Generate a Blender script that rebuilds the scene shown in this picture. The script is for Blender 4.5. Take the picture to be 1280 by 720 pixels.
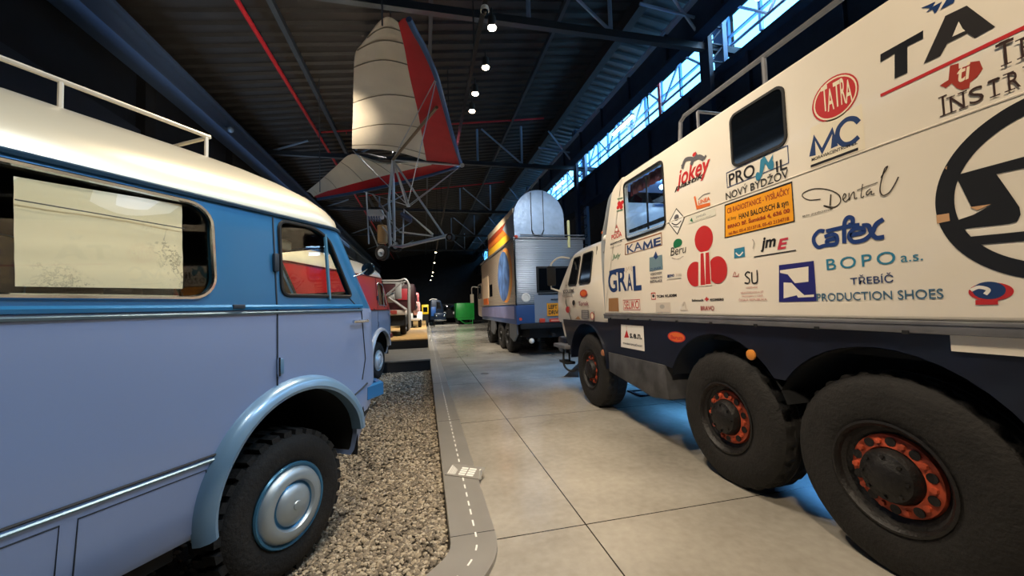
import bpy, bmesh, math, random
from mathutils import Matrix, Vector
random.seed(7)
PI = math.pi
scene = bpy.context.scene
for o in list(bpy.data.objects): bpy.data.objects.remove(o)
COL = scene.collection

# ------------------------------------------------------------------ camera
F = 480.0; YAW = math.atan(110/F); PITCH = math.atan(23.6/F); ROLL = math.radians(-1.8); EYE = 1.7
CM = Matrix.Rotation(-YAW, 3, 'Z') @ Matrix.Rotation(PI/2+PITCH, 3, 'X') @ Matrix.Rotation(ROLL, 3, 'Z')
cam = bpy.data.cameras.new('camera'); cam.sensor_width = 36; cam.lens = F/1280*36
cam.clip_start = 0.05; cam.clip_end = 200
co = bpy.data.objects.new('camera', cam); COL.objects.link(co)
co.matrix_world = Matrix.Translation((0, 0, EYE)) @ CM.to_4x4()
scene.camera = co
EY = Vector((0, 0, EYE))
def ray(u, v): return CM @ Vector(((u-640)/F, (360-v)/F, -1))
def atX(u, v, x): d = ray(u, v); return EY + d*(x/d.x)
def atY(u, v, y): d = ray(u, v); return EY + d*(y/d.y)
def atZ(u, v, z): d = ray(u, v); return EY + d*((z-EYE)/d.z)
def atD(u, v, dep): return EY + ray(u, v)*dep

# ------------------------------------------------------------------ world, exposure
scene.view_settings.view_transform = 'Standard'; scene.view_settings.look = 'None'
scene.view_settings.exposure = 0.0; scene.view_settings.gamma = 1.0
scene.view_settings.use_curve_mapping = False
w = bpy.data.worlds.new('dim_hall_air'); scene.world = w; w.use_nodes = True
w.node_tree.nodes['Background'].inputs[0].default_value = (0.32, 0.45, 0.65, 1)
w.node_tree.nodes['Background'].inputs[1].default_value = 0.10

# ------------------------------------------------------------------ lights of the hall
def area(name, loc, target, size, energy, col, sy=None, spread=PI):
    l = bpy.data.lights.new(name, 'AREA'); l.energy = energy; l.color = col; l.size = size
    if sy: l.shape = 'RECTANGLE'; l.size_y = sy
    l.spread = spread
    o = bpy.data.objects.new(name, l); COL.objects.link(o); o.location = loc
    o.rotation_euler = (Vector(target)-Vector(loc)).to_track_quat('-Z', 'Y').to_euler(); return o
def spot(name, loc, target, energy, col, angle=70, blend=.6, size=.12):
    l = bpy.data.lights.new(name, 'SPOT'); l.energy = energy; l.color = col; l.spot_size = math.radians(angle)
    l.spot_blend = blend; l.shadow_soft_size = size
    o = bpy.data.objects.new(name, l); COL.objects.link(o); o.location = loc
    o.rotation_euler = (Vector(target)-Vector(loc)).to_track_quat('-Z', 'Y').to_euler(); return o
WARM = (1.0, .82, .60); WHITE = (1.0, .93, .82); BLUE = (.25, .55, 1.0); CYAN = (.45, .75, 1.0)
# daylight falling in through the clerestory on the right, then two added area lamps
area('clerestory_daylight', (8.05, 23, 8.8), (2, 23, 6.6), 52, 1000, CYAN, 1.0, PI*.55)
area('clerestory_daylight', (7.8, 14, 9.55), (6.2, 14, 8.9), 30, 60, CYAN, .5)
area('added_blue_floor_light', (7.9, 5.5, 2.8), (5.6, 5.5, 0), 9, 900, (.12, .44, 1.0), 2.0, PI*.5)  # added lamp for the blue floor under the lorry, no window here
area('added_left_fill', (-5.4, 14, 6.4), (-2, 14, 8.6), 34, 85, (.5, .72, 1.0), .5)  # added fill for the left girder and roof, no window on this side
# exhibit spots of the lighting track, with fill spots added off it
spot('track_and_fill_spot', (0.2, -0.6, 5.6), (2.7, 1.4, 2.4), 780, WARM, 95, .8, .25)
spot('track_and_fill_spot', (0.6, 3.6, 5.6), (2.9, 4.4, 2.0), 470, (1, .88, .72), 90, .8, .2)
spot('track_and_fill_spot', (-0.2, 0.2, 5.6), (-2.0, 1.4, 1.6), 250, WHITE, 100, .8, .25)
spot('track_and_fill_spot', (1.2, 1.2, 4.6), (-1.2, 2.4, 1.0), 270, (.86, .92, 1.0), 80, .8, .25)  # added cool fill on the blue van's side, below the track
spot('track_and_fill_spot', (0.6, 3.4, 5.6), (-0.9, 4.0, 0.0), 540, WARM, 80, .8, .2)
spot('track_and_fill_spot', (0.9, 4.6, 5.6), (1.3, 4.2, 0.0), 330, WARM, 100, .8, .2)
spot('track_and_fill_spot', (0.9, 9.5, 5.6), (0.9, 9.5, 0.0), 620, WHITE, 110, .8, .2)
spot('track_and_fill_spot', (0.9, 15.5, 5.6), (0.9, 15.5, 0.0), 950, WHITE, 110, .8, .2)
spot('track_and_fill_spot', (0.9, 25, 5.6), (0.9, 25, 0.0), 2200, WHITE, 120, .8, .2)
spot('track_and_fill_spot', (0.9, 33, 5.6), (0.9, 36, 0.0), 2000, WHITE, 130, .8, .2)
spot('track_and_fill_spot', (0.9, 37.5, 5.6), (1.5, 42, 1.0), 800, WHITE, 110, .8, .2)
spot('track_and_fill_spot', (-0.5, 9.0, 5.8), (-2.6, 11.0, 1.8), 1300, WHITE, 75, .8, .2)
spot('track_and_fill_spot', (-1.2, 5.8, 5.6), (-3.2, 9.4, 1.9), 1300, WHITE, 60, .8, .2)  # added off the track to brighten the red van
spot('track_and_fill_spot', (-1.3, 6.6, 3.2), (-2.2, 7.9, 5.6), 900, WARM, 62, .9, .1)  # added uplight for the glider's near wing, not on the track
spot('track_and_fill_spot', (-2.2, 7.6, 2.9), (-4.0, 10.5, 5.4), 200, WARM, 75, .9, .1)  # second added uplight, for the glider's far wing
spot('track_and_fill_spot', (1.0, 13.5, 5.8), (3.0, 16.0, 3.0), 1300, WARM, 75, .8, .2)
spot('track_and_fill_spot', (3.4, 9.0, 6.4), (4.2, 12.5, 3.2), 620, (.92, .96, 1.0), 70, .8, .2)
spot('track_and_fill_spot', (0.6, 16, 5.4), (-1.4, 18, 1.4), 900, WHITE, 80, .8, .2)
spot('track_and_fill_spot', (0.6, 22.5, 5.4), (-1.0, 25, 1.4), 1300, WHITE, 80, .8, .2)

# ------------------------------------------------------------------ materials
def lin(h):
    h = h.lstrip('#'); c = [int(h[i:i+2], 16)/255 for i in (0, 2, 4)]
    return tuple((x/12.92 if x <= .04045 else ((x+.055)/1.055)**2.4) for x in c)+(1,)
MATS = {}
def mat(name, hexc, rough=.5, metal=0, nscale=0, namt=.0, bump=0, bscale=None, coat=0, emit=0, spec=.5):
    if name in MATS: return MATS[name]
    m = bpy.data.materials.new(name); m.use_nodes = True; MATS[name] = m
    nt = m.node_tree; b = nt.nodes['Principled BSDF']; c = lin(hexc)
    b.inputs['Base Color'].default_value = c; b.inputs['Roughness'].default_value = rough
    b.inputs['Metallic'].default_value = metal; b.inputs['Specular IOR Level'].default_value = spec
    if coat: b.inputs['Coat Weight'].default_value = coat; b.inputs['Coat Roughness'].default_value = .08
    if emit: b.inputs['Emission Color'].default_value = c; b.inputs['Emission Strength'].default_value = emit
    if nscale or bump:
        tc = nt.nodes.new('ShaderNodeTexCoord')
        if nscale:
            n = nt.nodes.new('ShaderNodeTexNoise'); n.inputs['Scale'].default_value = nscale; n.inputs['Detail'].default_value = 6
            nt.links.new(tc.outputs['Object'], n.inputs['Vector'])
            r = nt.nodes.new('ShaderNodeValToRGB'); r.color_ramp.elements[0].position = .3; r.color_ramp.elements[1].position = .7
            r.color_ramp.elements[0].color = tuple(x*(1-namt) for x in c[:3])+(1,)
            r.color_ramp.elements[1].color = tuple(min(1, x*(1+namt)) for x in c[:3])+(1,)
            nt.links.new(n.outputs['Fac'], r.inputs['Fac']); nt.links.new(r.outputs['Color'], b.inputs['Base Color'])
        if bump:
            n2 = nt.nodes.new('ShaderNodeTexNoise'); n2.inputs['Scale'].default_value = bscale or 20; n2.inputs['Detail'].default_value = 5
            nt.links.new(tc.outputs['Object'], n2.inputs['Vector'])
            bp = nt.nodes.new('ShaderNodeBump'); bp.inputs['Strength'].default_value = bump; bp.inputs['Distance'].default_value = .02
            nt.links.new(n2.outputs['Fac'], bp.inputs['Height']); nt.links.new(bp.outputs['Normal'], b.inputs['Normal'])
    return m
def glass(name, tint, refl=1.0):
    if name in MATS: return MATS[name]
    m = bpy.data.materials.new(name); m.use_nodes = True; MATS[name] = m; nt = m.node_tree
    for n in list(nt.nodes): nt.nodes.remove(n)
    out = nt.nodes.new('ShaderNodeOutputMaterial'); mx = nt.nodes.new('ShaderNodeMixShader')
    tr = nt.nodes.new('ShaderNodeBsdfTransparent'); gl = nt.nodes.new('ShaderNodeBsdfGlossy'); lw = nt.nodes.new('ShaderNodeLayerWeight')
    tr.inputs[0].default_value = lin(tint); gl.inputs['Roughness'].default_value = .02; lw.inputs[0].default_value = .5
    pw = nt.nodes.new('ShaderNodeMath'); pw.operation = 'POWER'; pw.inputs[1].default_value = 5; nt.links.new(lw.outputs['Facing'], pw.inputs[0])
    ma = nt.nodes.new('ShaderNodeMath'); ma.operation = 'MULTIPLY_ADD'; ma.inputs[1].default_value = .8; ma.inputs[2].default_value = .045*refl; nt.links.new(pw.outputs[0], ma.inputs[0])
    nt.links.new(ma.outputs[0], mx.inputs[0]); nt.links.new(tr.outputs[0], mx.inputs[1]); nt.links.new(gl.outputs[0], mx.inputs[2])
    nt.links.new(mx.outputs[0], out.inputs[0]); return m
def zbands(name, bands, rough=.35, metal=.0, coat=.4, bump=0):
    """paint whose colour changes with height on the body: bands = [(z_from, hex)...]"""
    m = bpy.data.materials.new(name); m.use_nodes = True; MATS[name] = m; nt = m.node_tree; b = nt.nodes['Principled BSDF']
    tc = nt.nodes.new('ShaderNodeTexCoord'); sx = nt.nodes.new('ShaderNodeSeparateXYZ'); mp = nt.nodes.new('ShaderNodeMath')
    mp.operation = 'DIVIDE'; mp.inputs[1].default_value = 4.0; r = nt.nodes.new('ShaderNodeValToRGB'); r.color_ramp.interpolation = 'CONSTANT'
    nt.links.new(tc.outputs['Object'], sx.inputs[0]); nt.links.new(sx.outputs['Z'], mp.inputs[0]); nt.links.new(mp.outputs[0], r.inputs[0])
    e = r.color_ramp.elements
    for i, (z, h) in enumerate(bands):
        el = e[i] if i < 2 else e.new(z/4.0)
        el.position = max(0, z/4.0); el.color = lin(h)
    # orange-peel sheen variation
    n = nt.nodes.new('ShaderNodeTexNoise'); n.inputs['Scale'].default_value = 1.4; n.inputs['Detail'].default_value = 4
    nt.links.new(tc.outputs['Object'], n.inputs['Vector'])
    mr = nt.nodes.new('ShaderNodeMapRange'); mr.inputs[3].default_value = rough-.06; mr.inputs[4].default_value = rough+.08
    nt.links.new(n.outputs['Fac'], mr.inputs[0]); nt.links.new(mr.outputs[0], b.inputs['Roughness'])
    nt.links.new(r.outputs[0], b.inputs['Base Color']); b.inputs['Metallic'].default_value = metal
    b.inputs['Coat Weight'].default_value = coat; b.inputs['Coat Roughness'].default_value = .1
    return m

# ------------------------------------------------------------------ mesh builder
OFF = {}
class MB:
    def __init__(s): s.v = []; s.f = []; s.mi = []; s.sm = []; s.mats = []
    def slot(s, m):
        if m not in s.mats: s.mats.append(m)
        return s.mats.index(m)
    def add(s, vs, fs, m, smooth=False):
        b = len(s.v); k = s.slot(m); s.v += [tuple(v) for v in vs]
        for f in fs: s.f.append(tuple(b+i for i in f)); s.mi.append(k); s.sm.append(smooth)
        return s
    def frombm(s, bm, m, smooth=False):
        bm.verts.index_update(); vs = [v.co.copy() for v in bm.verts]; fs = [[v.index for v in f.verts] for f in bm.faces]
        bm.free(); return s.add(vs, fs, m, smooth)
    def box(s, lo, hi, m, bev=0, mtx=None, seg=2):
        bm = bmesh.new(); bmesh.ops.create_cube(bm, size=1)
        for v in bm.verts:
            v.co = Vector(((lo[i]+hi[i])/2+v.co[i]*(hi[i]-lo[i]) for i in range(3)))
        if bev: bmesh.ops.bevel(bm, geom=bm.edges[:], offset=bev, segments=seg, affect='EDGES', profile=.5)
        if mtx is not None: bm.transform(mtx)
        return s.frombm(bm, m, bool(bev))
    def prism(s, pts, vec, m, bev=0, seg=3):
        bm = bmesh.new(); vec = Vector(vec); a = [bm.verts.new(p) for p in pts]; c = [bm.verts.new(Vector(p)+vec) for p in pts]
        n = len(pts); fa = bm.faces.new(a); fb = bm.faces.new(c[::-1])
        for i in range(n): bm.faces.new((a[(i+1) % n], a[i], c[i], c[(i+1) % n]))
        bmesh.ops.recalc_face_normals(bm, faces=bm.faces[:])
        if bev:
            es = list(set(list(fa.edges)+list(fb.edges)))
            bmesh.ops.bevel(bm, geom=es, offset=bev, segments=seg, affect='EDGES', profile=.5)
        return s.frombm(bm, m, bool(bev))
    def tube(s, pts, r, m, n=8, closed=False, caps=True):
        pts = [Vector(p) for p in pts]; N = len(pts); vs = []; fs = []; up = None
        for i, p in enumerate(pts):
            a = pts[(i-1) % N] if (closed or i > 0) else p; b = pts[(i+1) % N] if (closed or i < N-1) else p
            t = (b-a).normalized()
            if up is None: up = t.orthogonal().normalized()
            up = (up-t*up.dot(t)); up = up.normalized() if up.length > 1e-6 else t.orthogonal().normalized()
            sd = t.cross(up); rr = r[i] if isinstance(r, (list, tuple)) else r
            for k in range(n):
                an = 2*PI*k/n; vs.append(p+(up*math.cos(an)+sd*math.sin(an))*rr)
        for i in range(N if closed else N-1):
            j = (i+1) % N
            for k in range(n): fs.append((i*n+k, i*n+(k+1) % n, j*n+(k+1) % n, j*n+k))
        if caps and not closed: fs.append(tuple(range(n))[::-1]); fs.append(tuple((N-1)*n+k for k in range(n)))
        return s.add(vs, fs, m, n > 4)
    def lathe(s, prof, mtx, m, n=32, caps=True):
        """prof: list of (radius, height) about local z"""
        vs = []; fs = []
        for r, h in prof:
            for k in range(n): a = 2*PI*k/n; vs.append(mtx @ Vector((r*math.cos(a), r*math.sin(a), h)))
        for i in range(len(prof)-1):
            for k in range(n): fs.append((i*n+k, i*n+(k+1) % n, (i+1)*n+(k+1) % n, (i+1)*n+k))
        if caps:
            if prof[0][0] > 1e-4: fs.append(tuple(range(n))[::-1])
            if prof[-1][0] > 1e-4: fs.append(tuple((len(prof)-1)*n+k for k in range(n)))
        return s.add(vs, fs, m, True)
    def grid(s, rows, m, smooth=True, closed=False):
        nr = len(rows); nc = len(rows[0]); vs = [p for r in rows for p in r]; fs = []
        for i in range(nr-1):
            for j in range(nc if closed else nc-1):
                k = (j+1) % nc; fs.append((i*nc+j, i*nc+k, (i+1)*nc+k, (i+1)*nc+j))
        return s.add(vs, fs, m, smooth)
    def ball(s, c, r, m, sub=2, sc=(1, 1, 1)):
        bm = bmesh.new(); bmesh.ops.create_icosphere(bm, subdivisions=sub, radius=r)
        for v in bm.verts: v.co = Vector(c)+Vector((v.co.x*sc[0], v.co.y*sc[1], v.co.z*sc[2]))
        return s.frombm(bm, m, True)
    def build(s, name, parent=None, label=None, cat=None, group=None, kind=None, sharp=40, off=None):
        o_ = OFF.get(parent.name, Vector((0, 0, 0))) if parent else Vector((0, 0, 0))
        if off is not None: o_ = Vector(off)
        me = bpy.data.meshes.new(name); me.from_pydata([tuple(Vector(v)-o_) for v in s.v], [], s.f)
        for m in s.mats: me.materials.append(m)
        me.polygons.foreach_set('material_index', s.mi); me.polygons.foreach_set('use_smooth', s.sm)
        me.validate(); me.update()
        if any(s.sm): me.set_sharp_from_angle(angle=math.radians(sharp))
        o = bpy.data.objects.new(name, me); COL.objects.link(o)
        if parent: o.parent = parent; OFF[o.name] = o_
        elif off is not None: o.location = off
        if label: o['label'] = label
        if cat: o['category'] = cat
        if group: o['group'] = group
        if kind: o['kind'] = kind
        return o
def thing(name, label, cat, loc=(0, 0, 0), group=None, rotz=0, local=False):
    o = bpy.data.objects.new(name, None); COL.objects.link(o); o.location = loc; o.rotation_euler = (0, 0, rotz)
    o.empty_display_size = .2; o['label'] = label; o['category'] = cat
    if group: o['group'] = group
    OFF[o.name] = Vector((0, 0, 0)) if local else Vector(loc)
    return o
def copy_tree(o, parent=None):
    c = o.copy(); COL.objects.link(c); c.parent = parent
    OFF[c.name] = OFF.get(o.name, Vector((0, 0, 0)))
    for ch in list(o.children):
        copy_tree(ch, c)
    return c
def rrect(x0, x1, z0, z1, r, n=6):
    pts = []
    for cx, cz, a0 in ((x1-r, z1-r, 0), (x0+r, z1-r, 90), (x0+r, z0+r, 180), (x1-r, z0+r, 270)):
        for k in range(n+1):
            a = math.radians(a0+90*k/n); pts.append((cx+r*math.cos(a), cz+r*math.sin(a)))
    return pts
def round_poly(pts, r, n=5):
    out = []; N = len(pts)
    for i in range(N):
        p = Vector(pts[i]); a = Vector(pts[i-1])-p; b = Vector(pts[(i+1) % N])-p
        rr = min(r[i] if isinstance(r, (list, tuple)) else r, a.length*.45, b.length*.45); A = p+a.normalized()*rr; B = p+b.normalized()*rr
        for k in range(n+1):
            t = k/n; out.append(tuple(A*(1-t)**2+p*2*t*(1-t)+B*t**2))
    return out
def smooth_pts(pts, n=8):
    P = [Vector(p) for p in pts]; out = []
    for i in range(len(P)-1):
        p0 = P[max(0, i-1)]; p1 = P[i]; p2 = P[i+1]; p3 = P[min(len(P)-1, i+2)]
        for k in range(n):
            t = k/n; out.append(.5*((2*p1)+(p2-p0)*t+(2*p0-5*p1+4*p2-p3)*t*t+(3*p1-p0-3*p2+p3)*t**3))
    out.append(P[-1]); return out
_TX = {}
def text_mesh(s, bold=0, shear=0, space=1):
    k = (s, bold, shear, space)
    if k in _TX: return _TX[k]
    cu = bpy.data.curves.new('lettering', 'FONT'); cu.body = s; cu.offset = bold; cu.shear = shear; cu.space_character = space
    cu.fill_mode = 'FRONT'; cu.resolution_u = 4
    o = bpy.data.objects.new('lettering', cu); COL.objects.link(o); bpy.context.view_layer.update()
    me = bpy.data.meshes.new_from_object(o.evaluated_get(bpy.context.evaluated_depsgraph_get()))
    vs = [v.co.copy() for v in me.vertices]; fs = [tuple(p.vertices) for p in me.polygons]
    bpy.data.objects.remove(o); bpy.data.meshes.remove(me); bpy.data.curves.remove(cu)
    x0 = min(v.x for v in vs); x1 = max(v.x for v in vs); y0 = min(v.y for v in vs); y1 = max(v.y for v in vs)
    vs = [((v.x-x0)/(x1-x0), (v.y-y0)/(y1-y0)) for v in vs]
    _TX[k] = (vs, fs); return vs, fs

# ------------------------------------------------------------------ common materials
M_black = mat('black_rubber', '#17181a', .75, 0, 6, .35, .3, 60)
M_tyre = mat('tyre_rubber', '#1a1816', .8, 0, 9, .3, .4, 40)
M_dark = mat('dark_interior', '#15171a', .8)
M_steel = mat('navy_steel', '#22344c', .5, .2, 3, .25)
M_ltsteel = mat('pale_steel', '#7d93ab', .45, .3)
M_chrome = mat('chrome', '#c9ced2', .15, 1)
M_white = mat('white_paint', '#e8e4da', .4)

# ================================================================== THE HALL
def floor_material():
    m = mat('polished_concrete', '#8e8474', .3); nt = m.node_tree; b = nt.nodes['Principled BSDF']
    tc = nt.nodes.new('ShaderNodeTexCoord'); n1 = nt.nodes.new('ShaderNodeTexNoise'); n1.inputs['Scale'].default_value = .9; n1.inputs['Detail'].default_value = 8
    n2 = nt.nodes.new('ShaderNodeTexNoise'); n2.inputs['Scale'].default_value = 14; n2.inputs['Detail'].default_value = 6
    for n in (n1, n2): nt.links.new(tc.outputs['Object'], n.inputs['Vector'])
    mx = nt.nodes.new('ShaderNodeMath'); mx.operation = 'MULTIPLY_ADD'; mx.inputs[1].default_value = .35
    nt.links.new(n2.outputs['Fac'], mx.inputs[0]); nt.links.new(n1.outputs['Fac'], mx.inputs[2])
    r = nt.nodes.new('ShaderNodeValToRGB'); r.color_ramp.elements[0].position = .38; r.color_ramp.elements[1].position = .95
    r.color_ramp.elements[0].color = lin('#888277'); r.color_ramp.elements[1].color = lin('#b9b3a7')
    nt.links.new(mx.outputs[0], r.inputs['Fac'])
    # saw-cut joints of the slabs
    sx = nt.nodes.new('ShaderNodeSeparateXYZ'); nt.links.new(tc.outputs['Object'], sx.inputs[0]); js = []
    for ax, off in (('X', 1.185), ('Y', 2.87)):
        a = nt.nodes.new('ShaderNodeMath'); a.operation = 'SUBTRACT'; a.inputs[1].default_value = off-1.475; nt.links.new(sx.outputs[ax], a.inputs[0])
        p = nt.nodes.new('ShaderNodeMath'); p.operation = 'FLOORED_MODULO'; p.inputs[1].default_value = 2.95; nt.links.new(a.outputs[0], p.inputs[0])
        c = nt.nodes.new('ShaderNodeMath'); c.operation = 'COMPARE'; c.inputs[1].default_value = 1.475; c.inputs[2].default_value = .0055; nt.links.new(p.outputs[0], c.inputs[0]); js.append(c)
    mxx = nt.nodes.new('ShaderNodeMath'); mxx.operation = 'MAXIMUM'; nt.links.new(js[0].outputs[0], mxx.inputs[0]); nt.links.new(js[1].outputs[0], mxx.inputs[1])
    mc = nt.nodes.new('ShaderNodeMix'); mc.data_type = 'RGBA'; mc.inputs[7].default_value = lin('#2c2823')
    nt.links.new(mxx.outputs[0], mc.inputs[0]); nt.links.new(r.outputs[0], mc.inputs[6]); nt.links.new(mc.outputs[2], b.inputs['Base Color'])
    mr = nt.nodes.new('ShaderNodeMapRange'); mr.inputs[3].default_value = .10; mr.inputs[4].default_value = .27; nt.links.new(n1.outputs['Fac'], mr.inputs[0]); nt.links.new(mr.outputs[0], b.inputs['Roughness'])
    bp = nt.nodes.new('ShaderNodeBump'); bp.inputs['Strength'].default_value = .06; bp.inputs['Distance'].default_value = .01
    nt.links.new(n2.outputs['Fac'], bp.inputs['Height']); nt.links.new(bp.outputs['Normal'], b.inputs['Normal'])
    return m
DX, DY = -.682, -.731                                  # direction in which the kerb strip turns off
M_floor = floor_material()
fl = MB()
fl.add([(.2, -4, 0), (9, -4, 0), (9, 53, 0), (.2, 53, 0)], [(0, 1, 2, 3)], M_floor)
fl.add([(.2, -4, 0), (.2, 2.7, 0), (.2+DX*6.4, 2.7+DY*6.4, 0), (.2+DX*6.4, -4, 0)], [(0, 1, 2, 3)], M_floor)
fl.add([(-6.2, 11.5, -.075), (.2, 11.5, -.075), (.2, 53, -.075), (-6.2, 53, -.075)], [(0, 1, 2, 3)], M_floor)
fl.build('floor', kind='structure')

# gravel bed: an earth base and the loose stones on it
M_gbase = mat('gravel_base', '#4c453b', .95, 0, 30, .4, .8, 60)
g = MB(); g.add([(-6.2, -4, -.085), (-4.3, -2.1, -.085), (.16, 2.6, -.085), (.16, 11.6, -.085), (-6.2, 11.6, -.085)], [(0, 1, 2, 3, 4)], M_gbase)
g.build('gravel_bed_base', kind='structure')
stone_m = []
for i, h in enumerate(('#8b7f6c', '#a3967f', '#6f6556', '#b5a993', '#7f7566')): stone_m.append(mat('gravel_stone_%s' % 'abcde'[i], h, .85))
def gravel():
    bm = bmesh.new(); bmesh.ops.create_icosphere(bm, subdivisions=1, radius=1); bv = [v.co.copy() for v in bm.verts]; bm.verts.index_update()
    bf = [tuple(v.index for v in f.verts) for f in bm.faces]; bm.free(); G = MB()
    def inside(x, y):
        if x > .135 or y > 11.5: return False
        if y < 2.9 and (x-.12)*DY-(y-2.74)*DX < .02: return False
        return True
    n = 0
    for (x0, x1, y0, y1, cnt, s0, s1) in ((-1.5, .14, 2.2, 4.6, 11500, .011, .021), (-2.2, .14, 4.6, 7.5, 9000, .013, .024), (-3.4, .14, 7.5, 11.5, 7000, .018, .03), (-3.5, -1.5, .4, 4.6, 1500, .015, .03)):
        for i in range(cnt):
            x = random.uniform(x0, x1); y = random.uniform(y0, y1)
            if not inside(x, y): continue
            s = random.uniform(s0, s1); R = Matrix.Rotation(random.random()*6.3, 3, 'Z') @ Matrix.Rotation(random.uniform(-.5, .5), 3, 'X')
            sc = Vector((s*random.uniform(.8, 1.4), s*random.uniform(.7, 1.1), s*random.uniform(.5, .85))); z = -.078+random.uniform(0, .012)
            j = [1+random.uniform(-.22, .22) for _ in bv]
            G.add([R @ Vector((v.x*sc.x*j[k], v.y*sc.y*j[k], v.z*sc.z*j[k]))+Vector((x, y, z)) for k, v in enumerate(bv)], bf, random.choice(stone_m))
    return G
gravel().build('gravel', None, 'loose grey-brown gravel filling the bed under the blue van', 'gravel', kind='stuff')

# kerb strip round the gravel: satin metal with a dashed white line, rounded at its near corner
M_strip = mat('satin_metal_strip', '#a09c94', .3, .3, 2, .08)
M_stripw = mat('strip_white_line', '#f1efe6', .5)
cx_, cy_ = -.17, 2.88                                  # centre of the bend
def strip_path(off):
    """points of a line running along the strip, `off` to the right of its inner edge (x=.15)"""
    pts = [Vector((.15+off, y, 0)) for y in (38, 30, 20, 12, 9, 7, 5, 4, 3.3)]
    r = .32+off
    for k in range(13):
        a = math.radians(0-43*k/12); pts.append(Vector((cx_+r*math.cos(a), cy_+r*math.sin(a), 0)))
    e = pts[-1]
    for t in (.5, 1.2, 2.5, 4.5): pts.append(e+Vector((DX, DY, 0))*t)
    return pts
k = thing('kerb_strip', 'flat grey metal kerb strip with dashed white line edging the gravel bed', 'kerb strip', (.3, 6, 0))
A, B = strip_path(0), strip_path(.33)
s = MB(); up = Vector((0, 0, .035)); dn = Vector((0, 0, -.085))
s.grid([[p+dn for p in A], [p+up for p in A], [p+up for p in B], [p+Vector((0, 0, .001)) for p in B]], M_strip, smooth=False)
s.build('metal_plate', k)
d = MB(); L = strip_path(.185); dense = []
for i in range(len(L)-1):
    n = max(1, int((L[i+1]-L[i]).length/.02))
    for q in range(n): dense.append(L[i].lerp(L[i+1], q/n))
run = 0; seg = []
for i in range(1, len(dense)):
    run += (dense[i]-dense[i-1]).length
    if (run % .16) < .10: seg.append(dense[i])
    elif len(seg) > 1:
        l_ = []; r_ = []
        for q, p in enumerate(seg):
            t = (seg[min(q+1, len(seg)-1)]-seg[max(q-1, 0)]).normalized(); nn = Vector((-t.y, t.x, 0))*.0065
            l_.append(p+nn+Vector((0, 0, .0362))); r_.append(p-nn+Vector((0, 0, .0362)))
        d.grid([l_, r_], M_stripw, smooth=False); seg = []
    else: seg = []
d.build('dashed_line', k, kind='stuff')
j = MB()
for y in (2.93, 5.9, 8.9): j.box((.15, y-.003, .034), (.48, y+.003, .0358), M_dark)
j.build('plate_joint', k)

# low sign rail lying across the strip
M_acr = mat('sign_dark_plate', '#43423f', .35)
sg = thing('floor_sign', 'small tilted information plate with white lettering across the kerb strip', 'sign', (.32, 3.9, .036))
q = MB(); p0 = Vector((.165, 4.0, .036)); p1 = Vector((.485, 3.8, .036)); ux = (p1-p0).normalized(); uy = Vector((-ux.y, ux.x, 0))
q.prism([p0, p1, p1+uy*.15+Vector((0, 0, .05)), p0+uy*.15+Vector((0, 0, .05))], (0, 0, .008), M_strip); q.build('plate', sg)
q = MB()
def onpl(a, b, e=.0095): return p0+ux*a+uy*(b*.15)+Vector((0, 0, b*.05+e))
x = .02
for i, wd in enumerate((.012, .010, .012, .009, .006)):
    q.add([onpl(x, .1), onpl(x+wd, .1), onpl(x+wd, .85-.08*i), onpl(x, .85-.08*i)], [(0, 1, 2, 3)], M_stripw); x += wd+.009
for a, b in ((.14, .21), (.225, .30)):
    for r0 in (.12, .3, .48, .66): q.add([onpl(a, r0), onpl(b, r0), onpl(b, r0+.13), onpl(a, r0+.13)], [(0, 1, 2, 3)], M_stripw)
q.build('white_lettering', sg)
q = MB(); q.prism([p1+Vector((0, 0, 0)), p1+ux*.012, p1+ux*.012+Vector((0, 0, .09)), p1+Vector((0, 0, .09))], uy*.03, M_stripw); q.build('end_post', sg)

# walls
M_wall = mat('dark_wall', '#16191e', .85, 0, 2, .3); M_wallb = mat('dark_blue_wall', '#141c27', .8, 0, 1.5, .35)
b = MB(); b.box((-6.4, -4, -.1), (-6.2, 53, 8.6), M_wallb)
for y in range(-2, 52, 4): b.box((-6.2, y, 0), (-6.02, y+.35, 7.6), M_wall)
b.box((-6.2, -4, 5.0), (-6.1, 53, 5.9), mat('left_wall_panel', '#2a3342', .8))
b.build('wall_left', kind='structure')
b = MB(); b.box((8.2, -4, 0), (8.4, 53, 8.25), M_wall); b.box((8.2, -4, 9.35), (8.4, 53, 10.2), M_wall); b.build('wall_right', kind='structure')
b = MB(); b.box((-6.4, 53, -.1), (8.4, 53.2, 10.6), M_wall); b.build('wall_back', kind='structure')
b = MB(); b.box((-6.4, -4.2, -.1), (8.4, -4, 10.6), M_wall); b.build('wall_front', kind='structure')
# roof: corrugated sheets, rising to a ridge at x = 5.9
M_roof = mat('roof_sheet', '#262525', .55, .1, 2, .25)
zr = lambda x: 8.35+.142*(x+6) if x < 5.9 else 10.04-.13*(x-5.9)
c = MB(); prof = []; y = -4
while y < 53: prof += [(y, 0), (y+.16, 0), (y+.20, .07), (y+.36, .07)]; y += .40
for x0, x1 in ((-6.4, 5.9), (5.9, 8.6)):
    c.grid([[(x0, yy, zr(x0)+h) for yy, h in prof], [(x1, yy, zr(x1)+h) for yy, h in prof]], M_roof, smooth=False)
c.build('ceiling', kind='structure')
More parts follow.
